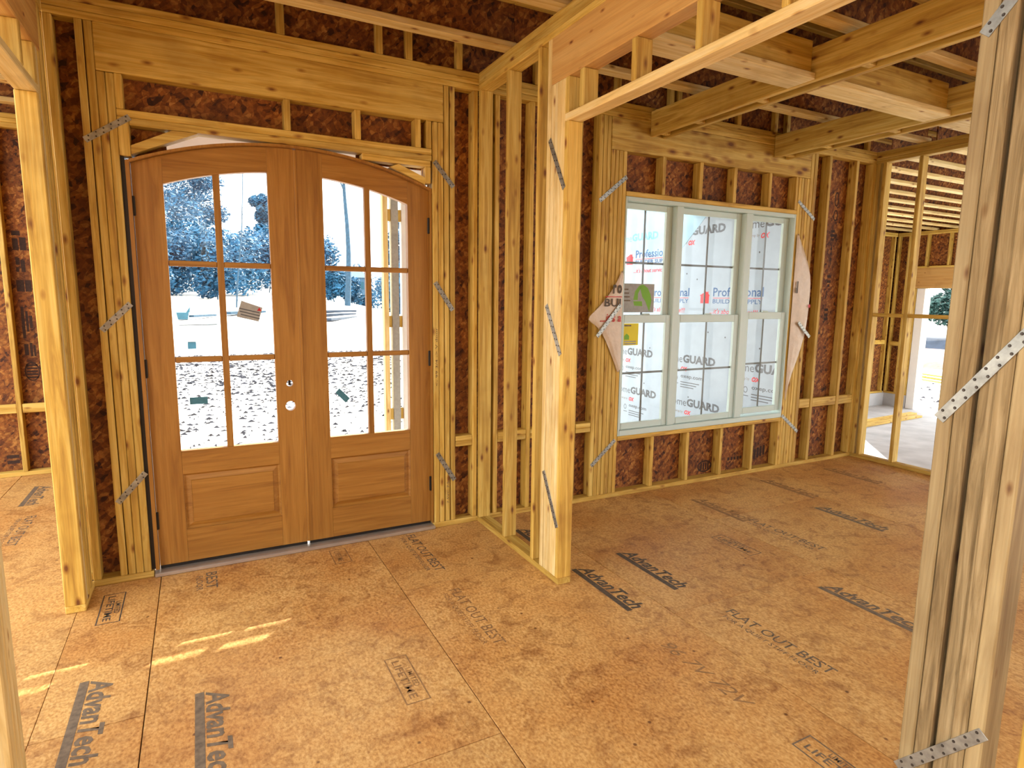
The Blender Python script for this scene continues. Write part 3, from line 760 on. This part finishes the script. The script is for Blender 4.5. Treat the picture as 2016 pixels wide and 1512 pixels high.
# ------------------------------------------------------------------ wing wall outside the window, covered in printed house wrap
XW = 6.020
wg = empty('wall_wing', (6.08, 2.0, 0), 'garage wing side wall covered in printed white house wrap, seen through the window', 'wall', kind='structure')
box('house_wrap', XW, XW+0.004, 0.106, 4.02, -0.74, 3.42, 'wrap', wg, 0.0)
for k in range(3): box('sheathing_panel', XW+0.005, XW+0.016, 0.106+1.304*k, 0.106+1.304*(k+1)-0.002, -0.74, 3.42, 'osb', wg, 0.001)
box('sole_plate', XW+0.017, XW+0.105, 0.106, 3.90, -0.33, -0.293, 'wood', wg)
for i in range(3): box('top_plate', XW+0.017, XW+0.105, 0.106, 3.90, TP0+S*i, TP0+S*(i+1)-0.001, 'wood', wg)
for k in range(10): box('stud', XW+0.017, XW+0.105, 0.12+0.41*k, 0.157+0.41*k, -0.2925, TP0-0.001, 'wood', wg)
prism('house_wrap_overlap', [(-4.015, 2.43), (-2.78, 2.19), (-2.649, 2.304), (-2.20, 2.71), (-2.20, 3.30), (-4.015, 3.30)], (XW-0.003, 0, 0), (0, -1, 0), (0, 0, 1), (1, 0, 0), 0.0025, 'wrap2', wg)
WP = XW-0.0006
def wt(s, y, z, w, h, mat, bold=0.0, shear=0.0, x=WP): text('wrap_lettering', s, 'wing', (x, y, z), w, h, mat, wg, bold, shear)
def guard(g0, z, full=True, teal=False, x=WP):
    c = 'ink_teal' if teal else 'ink_grey'
    wt('home', g0+0.345, z, 0.335, 0.105, c, x=x); wt('GUARD', g0, z, 0.60, 0.115, c, bold=0.045, x=x)
    if not full: return
    wt('wrap by', g0+0.22, z-0.115, 0.15, 0.045, 'ink_fade', x=x); wt('OX', g0+0.035, z-0.118, 0.128, 0.062, 'ink_red', bold=0.05, shear=0.25, x=x)
    wt('oxep.com', g0+0.028, z-0.228, 0.42, 0.052, 'ink_grey', bold=0.02, x=x)
    ring('wrap_emblem', 'wing', (x, g0+0.12, z-0.225), 0.034, 0.040, 0.010, 'ink_grey', wg)
    for k in range(3): flat('wrap_small_print', 'wing', (x, g0+0.028, z-0.280-0.034*k), rect(0, 0.36-0.05*k, 0, 0.012), 'ink_grey', wg)
    flat('wrap_small_print', 'wing', (x, g0+0.16, z-0.305), rect(0, 0.09, 0, 0.010), 'ink_grey', wg)
def supply(p0, z, x=WP, mid=True):
    wt('Professional', p0, z, 0.80, 0.115, 'ink_blue', bold=0.012, x=x)
    flat('wrap_rule', 'wing', (x, p0, z-0.024), rect(0, 0.79, 0, 0.007), 'ink_red', wg)
    wt('BUILDER SUPPLY', p0, z-0.090, 0.79, 0.055, 'ink_blue', bold=0.008, x=x)
    wt("...it's about service!!!", p0+0.04, z-0.222, 0.77, 0.065, 'ink_red', bold=0.004, shear=0.2, x=x)
    flat('wrap_house_emblem', 'wing', (x, p0+0.240, z-0.092), [(0.02, 0), (0.17, 0), (0.17, 0.10), (0.185, 0.10), (0.155, 0.128), (0.155, 0.155), (0.135, 0.155), (0.135, 0.142), (0.112, 0.158), (0.0, 0.105), (0.02, 0.098)], 'ink_red', wg)
for g in (3.73, 2.49, 1.253): guard(g, 0.752)
for g in (3.615, 2.375, 1.14): guard(g, 0.145)
for g in (2.45, 1.245):
    guard(g, 2.487, False)
    wt('OX', g+0.05, 2.36, 0.128, 0.066, 'ink_red', bold=0.05, shear=0.25)
    wt('wrap by', g+0.22, 2.375, 0.15, 0.045, 'ink_fade')
guard(3.715, 2.50, False, True, XW-0.0036)
supply(3.235, 1.672); supply(1.998, 1.672); supply(3.615, 2.246, XW-0.0036)
for y, z in ((2.3, 1.9), (2.05, 1.2), (1.75, 1.15), (2.35, 0.28), (1.95, 0.22), (3.2, 0.9), (3.3, 0.35), (1.3, 2.2), (1.2, 1.05), (2.5, 1.98)):
    flat('cap_nail', 'wing', (WP, y, z), [(0.012*math.cos(a*0.785), 0.012*math.sin(a*0.785)) for a in range(8)], 'ink_grey', wg)

# ------------------------------------------------------------------ loose house wrap flaps folded in around the window
def sheet(name, ctrl, label, mat, y=-0.004, amp=0.012, seed=1):
    rnd = random.Random(seed)
    V = []; F = []
    n, m = len(ctrl), 7
    for i, (xa, xb, z) in enumerate(ctrl):
        for j in range(m):
            t = j/(m-1)
            V.append((xa+(xb-xa)*t, y-0.003-abs(amp*math.sin(2.3*i+3.1*t*3+seed))*(0.25+0.75*math.sin(math.pi*t))-rnd.random()*0.003, z+0.01*math.sin(5*t+i)))
    for i in range(n-1):
        for j in range(m-1): F.append([i*m+j, i*m+j+1, (i+1)*m+j+1, (i+1)*m+j])
    c = Vector(V[0]).lerp(Vector(V[-1]), 0.5)
    o = mesh(name, [Vector(v)-c for v in V], F, mat, None, c, True)
    sm = o.modifiers.new('thickness', 'SOLIDIFY'); sm.thickness = 0.0008; sm.offset = 1
    ss = o.modifiers.new('smooth', 'SUBSURF'); ss.levels = 1; ss.render_levels = 1
    return o
fl = sheet('house_wrap_flap', [(2.968, 2.992, 1.84), (2.925, 2.993, 1.74), (2.86, 2.993, 1.655), (2.79, 2.993, 1.585), (2.70, 2.993, 1.52), (2.645, 2.993, 1.475), (2.735, 2.993, 1.43), (2.80, 2.993, 1.36), (2.875, 2.994, 1.22), (2.93, 2.995, 1.12), (2.962, 2.995, 1.05)], '', 'wrap_in', seed=2)
tag(fl, 'torn house wrap corner with printing folded over the studs left of the window', 'house wrap')
TY = -0.0215
text('printed_lettering', 'r', 'front', (2.888, TY, 1.668), 0.034, 0.070, 'ink', fl, bold=0.04)
text('printed_lettering', 'o', 'front', (2.930, TY, 1.668), 0.044, 0.070, 'ink', fl, bold=0.04)
flat('printed_rule', 'front', (2.815, TY, 1.640), rect(0, 0.16, 0, 0.006), 'ink_red', fl)
text('printed_lettering', 'BUI', 'front', (2.812, TY, 1.567), 0.155, 0.062, 'ink', fl, bold=0.015)
text('printed_lettering', "...it's a", 'front', (2.775, TY, 1.448), 0.20, 0.07, 'ink_red', fl, bold=0.01, shear=0.15)
fr_ = sheet('house_wrap_flap', [(4.975, 5.00, 2.24), (4.975, 5.08, 2.12), (4.975, 5.165, 1.975), (4.974, 5.21, 1.86), (4.974, 5.225, 1.74), (4.974, 5.222, 1.57), (4.974, 5.215, 1.397), (4.974, 5.17, 1.24), (4.974, 5.13, 1.104), (4.974, 5.06, 0.95), (4.974, 5.01, 0.813), (4.974, 4.985, 0.68)], '', 'wrap_in', amp=0.016, seed=5)
tag(fr_, 'crumpled tan house wrap strip over the studs right of the window', 'house wrap')
flat('printed_mark', 'front', (5.01, -0.026, 1.70), rect(0, 0.016, 0, 0.11), 'ink', fr_)
flat('printed_mark', 'front', (4.995, -0.026, 1.70), rect(0, 0.010, 0, 0.05), 'ink', fr_)
flat('printed_mark', 'front', (5.195, -0.022, 1.565), rect(0, 0.03, 0, 0.03), 'ink_red', fr_)
strap(wf, (2.745, -0.026, 1.335), (2.962, -0.026, 1.582), (0, -1, 0))
sg = strap(wf, (5.060, -0.033, 1.425), (5.235, -0.033, 1.283), (0, -1, 0))

# ------------------------------------------------------------------ garage seen through the right wall
ZS = -0.60
gf = box('floor_garage', 6.20, 13.30, -6.0, 3.90, -0.78, ZS, 'concrete', None, 0.0)
tag(gf, 'grey concrete garage slab beyond the right stud wall', 'floor', kind='structure')
cu = empty('wall_garage_front', (9.8, 3.96, ZS), 'sunlit strand board and stud front wall of the garage on its concrete kerb', 'wall', kind='structure')
box('kerb', 6.15, 13.42, 3.905, 4.06, -0.78, -0.33, 'concrete', cu, 0.004)
box('sole_plate', 6.15, 13.19, 3.92, 4.009, -0.329, -0.291, 'wood', cu)
for i in range(2): box('top_plate', 6.15, 13.19, 3.92, 4.009, 2.985+S*i, 2.985+S*(i+1)-0.001, 'wood', cu)
GX = [13.15-0.41*k for k in range(17)]
for x in GX:
    if 7.42 < x < 11.57: continue
    box('stud', x-S, x, 3.92, 4.009, -0.290, 2.984, 'wood', cu)
box('header', 7.35, 11.62, 3.925, 4.005, 2.31, 2.54, 'wood', cu)
for a, b in zip(GX[1:4], GX[:3]): box('blocking', a+0.001, b-S-0.001, 3.93, 3.97, 0.73, 0.82, 'wood', cu)
for a, b, z0, z1 in ((6.15, 7.4, -0.32, 3.40), (11.59, 13.42, -0.32, 3.40), (7.401, 11.589, 2.3, 3.40), (7.401, 11.589, -0.32, 0.0)): box('sheathing_panel', a, b, 4.010, 4.022, z0, z1, 'osb', cu, 0.001)
ge = empty('wall_garage_end', (13.25, 1.5, ZS), 'garage end wall with a wide vehicle opening onto the sunny yard', 'wall', kind='structure')
GE0, GE1 = 13.20, 13.289
box('kerb', 13.20, 13.42, 3.44, 3.904, -0.78, -0.33, 'concrete', ge, 0.004)
box('sole_plate', GE0, GE1, 3.44, 3.919, -0.329, -0.291, 'wood', ge)
for i in range(2): box('top_plate', GE0, GE1, -6.0, 3.919, 2.985+S*i, 2.985+S*(i+1)-0.001, 'wood', ge)
for y in (3.44, 3.485, 3.66, 3.878): box('stud', GE0, GE1, y, y+S-0.001, -0.290, 1.905 if y < 3.5 else 2.984, 'wood', ge)
box('header', GE0, GE1, -2.2, 3.52, 1.91, 2.32, 'lvl', ge)
box('head_plate', GE0, GE1, -2.2, 3.52, 2.321, 2.359, 'wood', ge)
for k in range(14): box('cripple', GE0, GE1, 3.30-0.41*k, 3.30-0.41*k+S, 2.360, 2.984, 'wood', ge)
for y in (-2.24, -2.65, -3.06, -3.47, -3.9, -4.3, -4.7, -5.1, -5.5): box('stud', GE0, GE1, y, y+S-0.001, -0.59, 2.984, 'wood', ge)
box('blocking', GE0, GE0+S, 3.70, 3.876, 0.70, 0.79, 'wood', ge)
for a, b, z0, z1 in ((3.44, 4.009, -0.32, 3.40), (1.2, 3.439, 2.0, 3.40), (-1.2, 1.199, 2.0, 3.40), (-3.6, -1.201, 2.0, 3.40)): box('sheathing_panel', 13.29, 13.302, a, b, z0, z1, 'osb', ge, 0.001)
box('white_jamb', 13.20, 13.42, 3.27, 3.43, ZS+0.002, 1.905, 'white_trim', ge, 0.004)
cg = empty('ceiling_garage', (9.8, 1.0, 3.1), 'row of joists and deck over the garage', 'ceiling', kind='structure')
for k in range(15):
    ijoist(6.19, 13.28, 3.62-0.41*k, cg, z=3.064, h=0.30)
for k in range(3): box('deck_panel', 6.18+2.41*k, 6.18+2.41*(k+1)-0.002, -6.0, 4.02, 3.366, 3.384, 'osb', cg, 0.001)
def plank(name, p0, p1, z, w, t, label, cat='plank', group=None, mat='wood_x', seed=0):
    p0, p1 = Vector((*p0, z+t/2)), Vector((*p1, z+t/2))
    o = board(name, p0, p1, (0, 0, 1), w, t, mat, None, 0.004)
    return tag(o, label, cat, group)
plank('lumber_plank', (10.2, 2.62), (12.45, 2.74), ZS+0.001, 0.14, 0.038, 'loose plank lying flat on the garage slab nearest the stud wall', group='planks on the garage slab')
plank('lumber_plank', (10.4, 2.80), (12.65, 2.95), ZS+0.001, 0.14, 0.038, 'second loose plank lying on the garage slab nearer the kerb', group='planks on the garage slab')

# ------------------------------------------------------------------ porch in front of the door
ps = box('porch_floor', -0.58, 3.2, 0.17, 2.95, -0.78, -0.12, 'concrete', None, 0.01)
tag(ps, 'concrete porch slab outside the entry door', 'porch floor', kind='structure')
po = empty('porch_post', (1.87, 2.44, -0.12), 'built-up lumber porch post seen through the right door leaf', 'post')
for a, b, m_ in ((1.747, 1.800, 'pale'), (1.836, 1.911, 'label_grey'), (1.948, 2.000, 'white_trim')): box('post_board', a, b, 2.40, 2.489, -0.119, 2.7915, m_, po)
for z in (0.3, 1.3, 2.4):
    box('spacer_block', 1.8005, 1.8355, 2.42, 2.47, z, z+0.12, 'wood', po); box('spacer_block', 1.9115, 1.9475, 2.42, 2.47, z, z+0.12, 'wood', po)
pb = empty('porch_beam', (2.6, 2.44, 2.78), 'long porch roof beam above the porch post', 'beam')
box('beam_board', -0.598, 6.017, 2.40, 2.438, 2.792, 3.08, 'white_trim', pb); box('beam_board', -0.598, 6.017, 2.440, 2.478, 2.92, 3.08, 'white_trim', pb)
box('sun_slit_board', 2.2, 4.05, 2.4105, 2.429, 2.684, 2.752, 'wood', pb, 0.001)  # added out of view to split the sun into two streaks on the floor
for x in (2.25, 4.0): box('hanger_cleat', x, x+0.04, 2.390, 2.3985, 2.70, 2.90, 'wood', pb, 0.001)  # cleats for the added sun-splitting board
pr = empty('roof_porch', (2.7, 1.3, 3.09), 'porch roof deck over the entry', 'roof', kind='structure')
for k in range(4): box('deck_panel', -0.598+1.654*k, -0.598+1.654*(k+1)-0.002, 0.104, 2.485, 3.09, 3.108, 'white_trim', pr, 0.001)

# ------------------------------------------------------------------ yard: ground, leaves, lumber, trees
def gz(x, y):
    f = max(0.0, min(1.0, (18-x)/8)) if x > 10 else 1.0
    return -0.79+max(0.0, y-4)*0.0505*f
gx = [-70+3*i for i in range(61)]; gy = [-40+3*i for i in range(61)]
V = [(x, y, gz(x, y)+0.03*math.sin(x*1.3)*math.cos(y*0.9)*(1 if y > 6 else 0.2)) for y in gy for x in gx]
F = [[j*61+i, j*61+i+1, (j+1)*61+i+1, (j+1)*61+i] for j in range(60) for i in range(60)]
gr = mesh('ground', V, F, 'ground', None, (0, 0, 0), True)
tag(gr, 'pale sandy building lot outside in full sun', 'ground', kind='structure')
rnd = random.Random(11)
V = []; F = []
def bit(x, y, z, s):
    a = rnd.random()*math.pi; dx, dy = math.cos(a)*s, math.sin(a)*s*0.6
    k = len(V)
    V.extend([(x-dx, y-dy, z+0.02), (x+dy*0.4, y-dx*0.4, z+0.04+rnd.random()*0.03), (x+dx, y+dy, z+0.02), (x-dy*0.5, y+dx*0.5, z+0.03)])
    F.append([k, k+1, k+2, k+3])
for _ in range(4200):
    y = min(15.6, 5.5+14*abs(rnd.gauss(0.52, 0.25)))-rnd.random()*0.6; x = rnd.uniform(-0.12, 0.48)*(y+3.9)
    bit(x, y, gz(x, y)+0.03, rnd.uniform(0.03, 0.11)*(0.5+y/24))
for _ in range(150):
    x = rnd.uniform(14.5, 19); y = rnd.uniform(1, 7); bit(x, y, gz(x, y)+0.03, rnd.uniform(0.04, 0.14))
lt = mesh('leaf_litter', V, F, 'litter')
tag(lt, 'dry leaves and clods scattered over the sandy yard', 'leaves', kind='stuff')
def heap(name, x0, x1, y0, y1, h, mat, label, cat, seed):
    r = random.Random(seed); n, m = 16, 7; V = []; F = []
    for i in range(n+1):
        for j in range(m+1):
            x = x0+(x1-x0)*i/n; y = y0+(y1-y0)*j/m
            e = math.sin(math.pi*j/m)**0.7*min(1, 4*math.sin(math.pi*i/n)+0.02)
            V.append((x, y, gz(x, y)-0.02+h*e*(0.75+0.5*r.random())))
    for i in range(n):
        for j in range(m): F.append([i*(m+1)+j, (i+1)*(m+1)+j, (i+1)*(m+1)+j+1, i*(m+1)+j+1])
    return tag(mesh(name, V, F, mat, None, (0, 0, 0), True), label, cat)
heap('mulch_bed', 24, 32, 5, 18, 0.25, 'mulch', 'reddish mulch bed in the yard seen through the garage opening', 'mulch', 3)
heap('earth_bank', 32.5, 41, 8, 24, 0.9, 'berm', 'dark grey bank beyond the mulch seen through the garage opening', 'bank', 4)
for k in range(4):
    plank('lumber_plank', (19.6+0.3*k, 5.2), (21.0+0.3*k, 9.6), gz(21, 7)+0.01+0.05*(k % 2), 0.24, 0.045, ['lowest-lying plank of the stack in the yard beyond the garage', 'second plank of the stack in the yard beyond the garage', 'third plank of the stack in the yard beyond the garage', 'farthest plank of the stack in the yard beyond the garage'][k], group='planks in the side yard')
zz = gz(0, 27.5)+0.02
plank('lumber_plank', (-0.25, 28.0), (0.75, 29.6), zz+0.12, 0.25, 0.10, 'dark plank leaning beside the teal tub beyond the left door leaf', group='planks in the front yard', mat='bark')
plank('lumber_plank', (-0.75, 25.4), (0.80, 25.6), gz(0, 25.5)+0.03, 0.35, 0.12, 'pale blue-grey board lying in front of the teal tub', group='planks in the front yard', mat='house_roof')
plank('lumber_plank', (1.3, 30.0), (3.2, 32.5), gz(2, 31)+0.03, 0.5, 0.14, 'long dark plank behind the white label on the door glass', group='planks in the front yard', mat='bark')
for k, (a, b) in enumerate((((5.6, 26.5), (7.6, 29.5)), ((5.4, 29.0), (7.9, 31.0)), ((6.0, 31.5), (8.4, 33.0)))):
    plank('lumber_plank', a, b, gz(6, a[1])+0.05, 0.45, 0.12, ['nearest dark beam lying in the yard beyond the right door leaf', 'middle dark beam lying in the yard beyond the right door leaf', 'farthest dark beam lying in the yard beyond the right door leaf'][k], group='beams in the front yard', mat='berm')
tb = empty('storage_tub', (-0.58, 28.0, gz(-0.5, 28)), 'small teal storage tub with a raised corner far out in the yard', 'tub')
prism('tub_body', [(-0.80, 0), (-0.40, 0), (-0.34, 0.32), (-0.86, 0.32)], (0, 27.8, gz(0, 28)+0.02), UX, UZ, UY, 0.4, 'bin', tb)
prism('tub_flap', [(-0.46, 0.325), (-0.30, 0.325), (-0.28, 0.60)], (0, 27.85, gz(0, 28)+0.02), UX, UZ, UY, 0.05, 'bin', tb)
ct = empty('work_cart', (-0.3, 16.2, gz(0, 16.2)), 'white framed work cart with a teal box in the yard beyond the left door leaf', 'cart')
zc = gz(0, 16.2)+0.03
box('cart_deck', -0.52, 0.02, 16.0, 16.5, zc+0.42, zc+0.47, 'white_trim', ct)
for x in (-0.50, -0.03):
    for y in (16.03, 16.45): box('cart_leg', x, x+0.035, y, y+0.035, zc-0.03, zc+0.4195, 'white_trim', ct)
box('cart_rail', -0.46, -0.035, 16.03, 16.06, zc+0.12, zc+0.16, 'white_trim', ct); box('tool_box', -0.30, -0.08, 16.10, 16.40, zc+0.165, zc+0.36, 'bin', ct)
bk = box('survey_stub', 0.88, 0.99, 16.9, 17.0, gz(1, 17)-0.05, gz(1, 17)+0.34, 'label_grey', None, 0.01)
tag(bk, 'short grey stub standing in the yard right of the work cart', 'stub')
# far house
hs = empty('far_house', (13.4, 60, gz(11, 60)), 'small pale-roofed house half hidden by the trees beyond the right door leaf', 'house')
zh = gz(11, 60)
box('house_body', 11.0, 15.9, 59, 62, zh, zh+1.75, 'house_wall', hs, 0.0)
prism('roof', [(10.7, 1.76), (16.2, 1.76), (14.2, 2.85), (12.4, 2.85)], (0, 58.8, zh), UX, UZ, UY, 3.4, 'house_roof', hs)
for x in (11.7, 13.2, 14.8): box('window_pane', x, x+0.6, 58.96, 58.999, zh+0.6, zh+1.35, 'bin', hs, 0.0)

def tube(bm, pts, radii, n=7):
    rings = []
    for i, p in enumerate(pts):
        p = Vector(p)
        d = (Vector(pts[min(i+1, len(pts)-1)])-Vector(pts[max(i-1, 0)])).normalized()
        a = d.orthogonal().normalized(); b = d.cross(a)
        rings.append([bm.verts.new(p+(a*math.cos(2*math.pi*k/n)+b*math.sin(2*math.pi*k/n))*radii[i]) for k in range(n)])
    for r0, r1 in zip(rings[:-1], rings[1:]):
        for k in range(n): bm.faces.new([r0[k], r0[(k+1) % n], r1[(k+1) % n], r1[k]])
def leaves(V, F, c, r, n, s, rnd, flatten=1.0):
    for _ in range(n):
        d = Vector((rnd.gauss(0, 1), rnd.gauss(0, 1), rnd.gauss(0, 1))).normalized()
        p = Vector(c)+Vector((d.x*r[0], d.y*r[1], d.z*r[2]))*(rnd.random()**0.45)
        a = Vector((rnd.gauss(0, 1), rnd.gauss(0, 1), rnd.gauss(0, 0.6))).normalized(); b = a.orthogonal().normalized()
        q = s*rnd.uniform(0.5, 1.3); k = len(V)
        V.extend([p-a*q, p+b*q*0.5, p+a*q, p-b*q*0.5]); F.append([k, k+1, k+2, k+3])
def tree(name, x, y, h, label, cat, seed, crown='pine', mat='leaf', dens=1.0, group=None, lean=0.0, bare=0.45, tr=0.2):
    rnd = random.Random(seed)
    z = gz(x, y)-0.1
    root = empty(name, (x, y, z), label, cat, group)
    bm = bmesh.new()
    n = 7; pts = [(lean*h*(i/n)**1.5+0.1*math.sin(i+seed), 0.1*math.cos(1.3*i+seed), h*i/n) for i in range(n+1)]
    tube(bm, pts, [tr*(1-0.8*i/n) for i in range(n+1)])
    br = []
    for i in range(int(10 if crown != 'bush' else 4)):
        t = bare+(1-bare)*rnd.random(); q = Vector(pts[min(n-1, int(t*n))]).lerp(Vector(pts[min(n, int(t*n)+1)]), (t*n) % 1)
        a = rnd.random()*6.28; L = (0.15 if crown == 'pine' else 0.32)*h*(1.15-t)*rnd.uniform(0.6, 1.2)
        e = q+Vector((math.cos(a)*L, math.sin(a)*L, L*rnd.uniform(0.1, 0.7)))
        tube(bm, [q, q.lerp(e, 0.5)+Vector((0, 0, 0.06*L)), e], [tr*0.28, tr*0.18, tr*0.05], 5)
        br.append((q, e, L))
    me = bpy.data.meshes.new('trunk'); bm.to_mesh(me); bm.free(); me.materials.append(M['bark'])
    t = bpy.data.objects.new('trunk', me); t.location = (x, y, z); link(t, root)
    if crown == 'bare': return root
    V = []; F = []
    if crown == 'bush':
        for k in range(9):
            a = rnd.random()*6.28; leaves(V, F, (math.cos(a)*h*0.32, math.sin(a)*h*0.3, h*rnd.uniform(0.25, 1.15)), (h*0.33, h*0.33, h*0.34), int(520*dens), 0.14+0.012*h, rnd)
    else:
        for q, e, L in br:
            leaves(V, F, q.lerp(e, 0.75), (L*0.7+0.3, L*0.7+0.3, L*0.35+0.35), int(430*dens), 0.20, rnd)
        for k in range(6):
            tt = bare+(1-bare)*(k+0.7)/6; w = (1.15-tt)*h*0.16
            leaves(V, F, (pts[-1][0]*tt**1.5, 0, h*tt), (w+0.3, w+0.3, h*0.09), int(420*dens), 0.21, rnd)
    me = bpy.data.meshes.new('foliage'); me.from_pydata([tuple(v) for v in V], [], F); me.materials.append(M[mat])
    f = bpy.data.objects.new('foliage', me); f.location = (x, y, z); link(f, root)
    return root
tree('pine_tree', -2.6, 64, 20, 'tall pine at the left edge of the left door leaf glass', 'tree', 1, group='pines beyond the yard', bare=0.15)
tree('pine_tree', 0.5, 73, 23, 'tall dense pine behind the upper left pane of the left leaf', 'tree', 2, group='pines beyond the yard', bare=0.12, dens=2.0)
tree('pine_tree', -1.5, 84, 27, 'farthest tall pine behind the others in the left door leaf', 'tree', 3, group='pines beyond the yard', bare=0.12, dens=2.0)
tree('evergreen_tree', 6.6, 64, 9.2, 'bushy evergreen filling the upper right pane of the left leaf', 'tree', 4, crown='broad', mat='leaf2', bare=0.1, dens=1.7)
tree('bare_tree', 2.2, 36, 11, 'bare branching tree arching over the left door leaf', 'tree', 5, crown='bare', lean=0.10, bare=0.35, tr=0.05)
tree('bare_tree', 9.5, 39.5, 13, 'single tall bare trunk in the right door leaf glass', 'tree', 6, crown='bare', bare=0.6, tr=0.22)
tree('pine_tree', 19.6, 62, 11, 'dark pine beside the porch post', 'tree', 7, group='pines beyond the yard', bare=0.1, dens=1.2)
tree('pine_tree', -12, 66, 18, 'pine far left of the entry beyond the bay room', 'tree', 8, group='pines beyond the yard', bare=0.2)
SHR = [(-0.070, 0, 3.4), (-0.036, 1, 3.2), (-0.004, 2, 3.4), (0.030, 0, 3.2), (0.064, 1, 3.4), (0.100, 2, 3.8), (0.135, 3, 3.4), (0.170, 1, 3.4), (0.196, 0, 1.9), (0.219, 2, 1.7), (0.252, 3, 3.6), (0.290, 2, 3.2), (0.318, 0, 3.4), (0.355, 1, 3.6)]
SHL = ['leftmost shrub', 'second shrub from the left', 'third shrub from the left', 'fourth shrub from the left', 'fifth shrub from the left', 'sixth shrub from the left', 'seventh shrub from the left', 'eighth shrub from the left', 'low shrub left of the bare trunk', 'low shrub right of the bare trunk', 'big shrub left of the porch post', 'tall shrub beside the porch post', 'shrub behind the porch post', 'rightmost shrub']
for k, ((sl_, row, h), lb_) in enumerate(zip(SHR, SHL)):
    yy = (44, 49.5, 55, 70)[row]
    tree('shrub', sl_*(yy+3.87), yy, h*(1+0.08*row), lb_+' in the thicket beyond the front yard', 'shrub', 20+k, crown='bush', mat='leaf' if k % 2 else 'leaf2', group='thicket beyond the front yard', tr=0.05, bare=0.2)
for k, (x, y, h) in enumerate(((47, 19.5, 8), (50, 25.5, 10), (55, 20.5, 12), (46, 13.5, 7), (57, 28.5, 11))):
    tree('evergreen_tree', x, y, h, ['nearest green tree left of centre in the garage opening', 'green tree at the left in the garage opening', 'tallest green tree behind the others in the garage opening', 'rightmost green tree in the garage opening', 'farthest green tree in the garage opening'][k], 'tree', 40+k, mat='leaf3', bare=0.08, dens=1.6, group='trees beyond the garage')
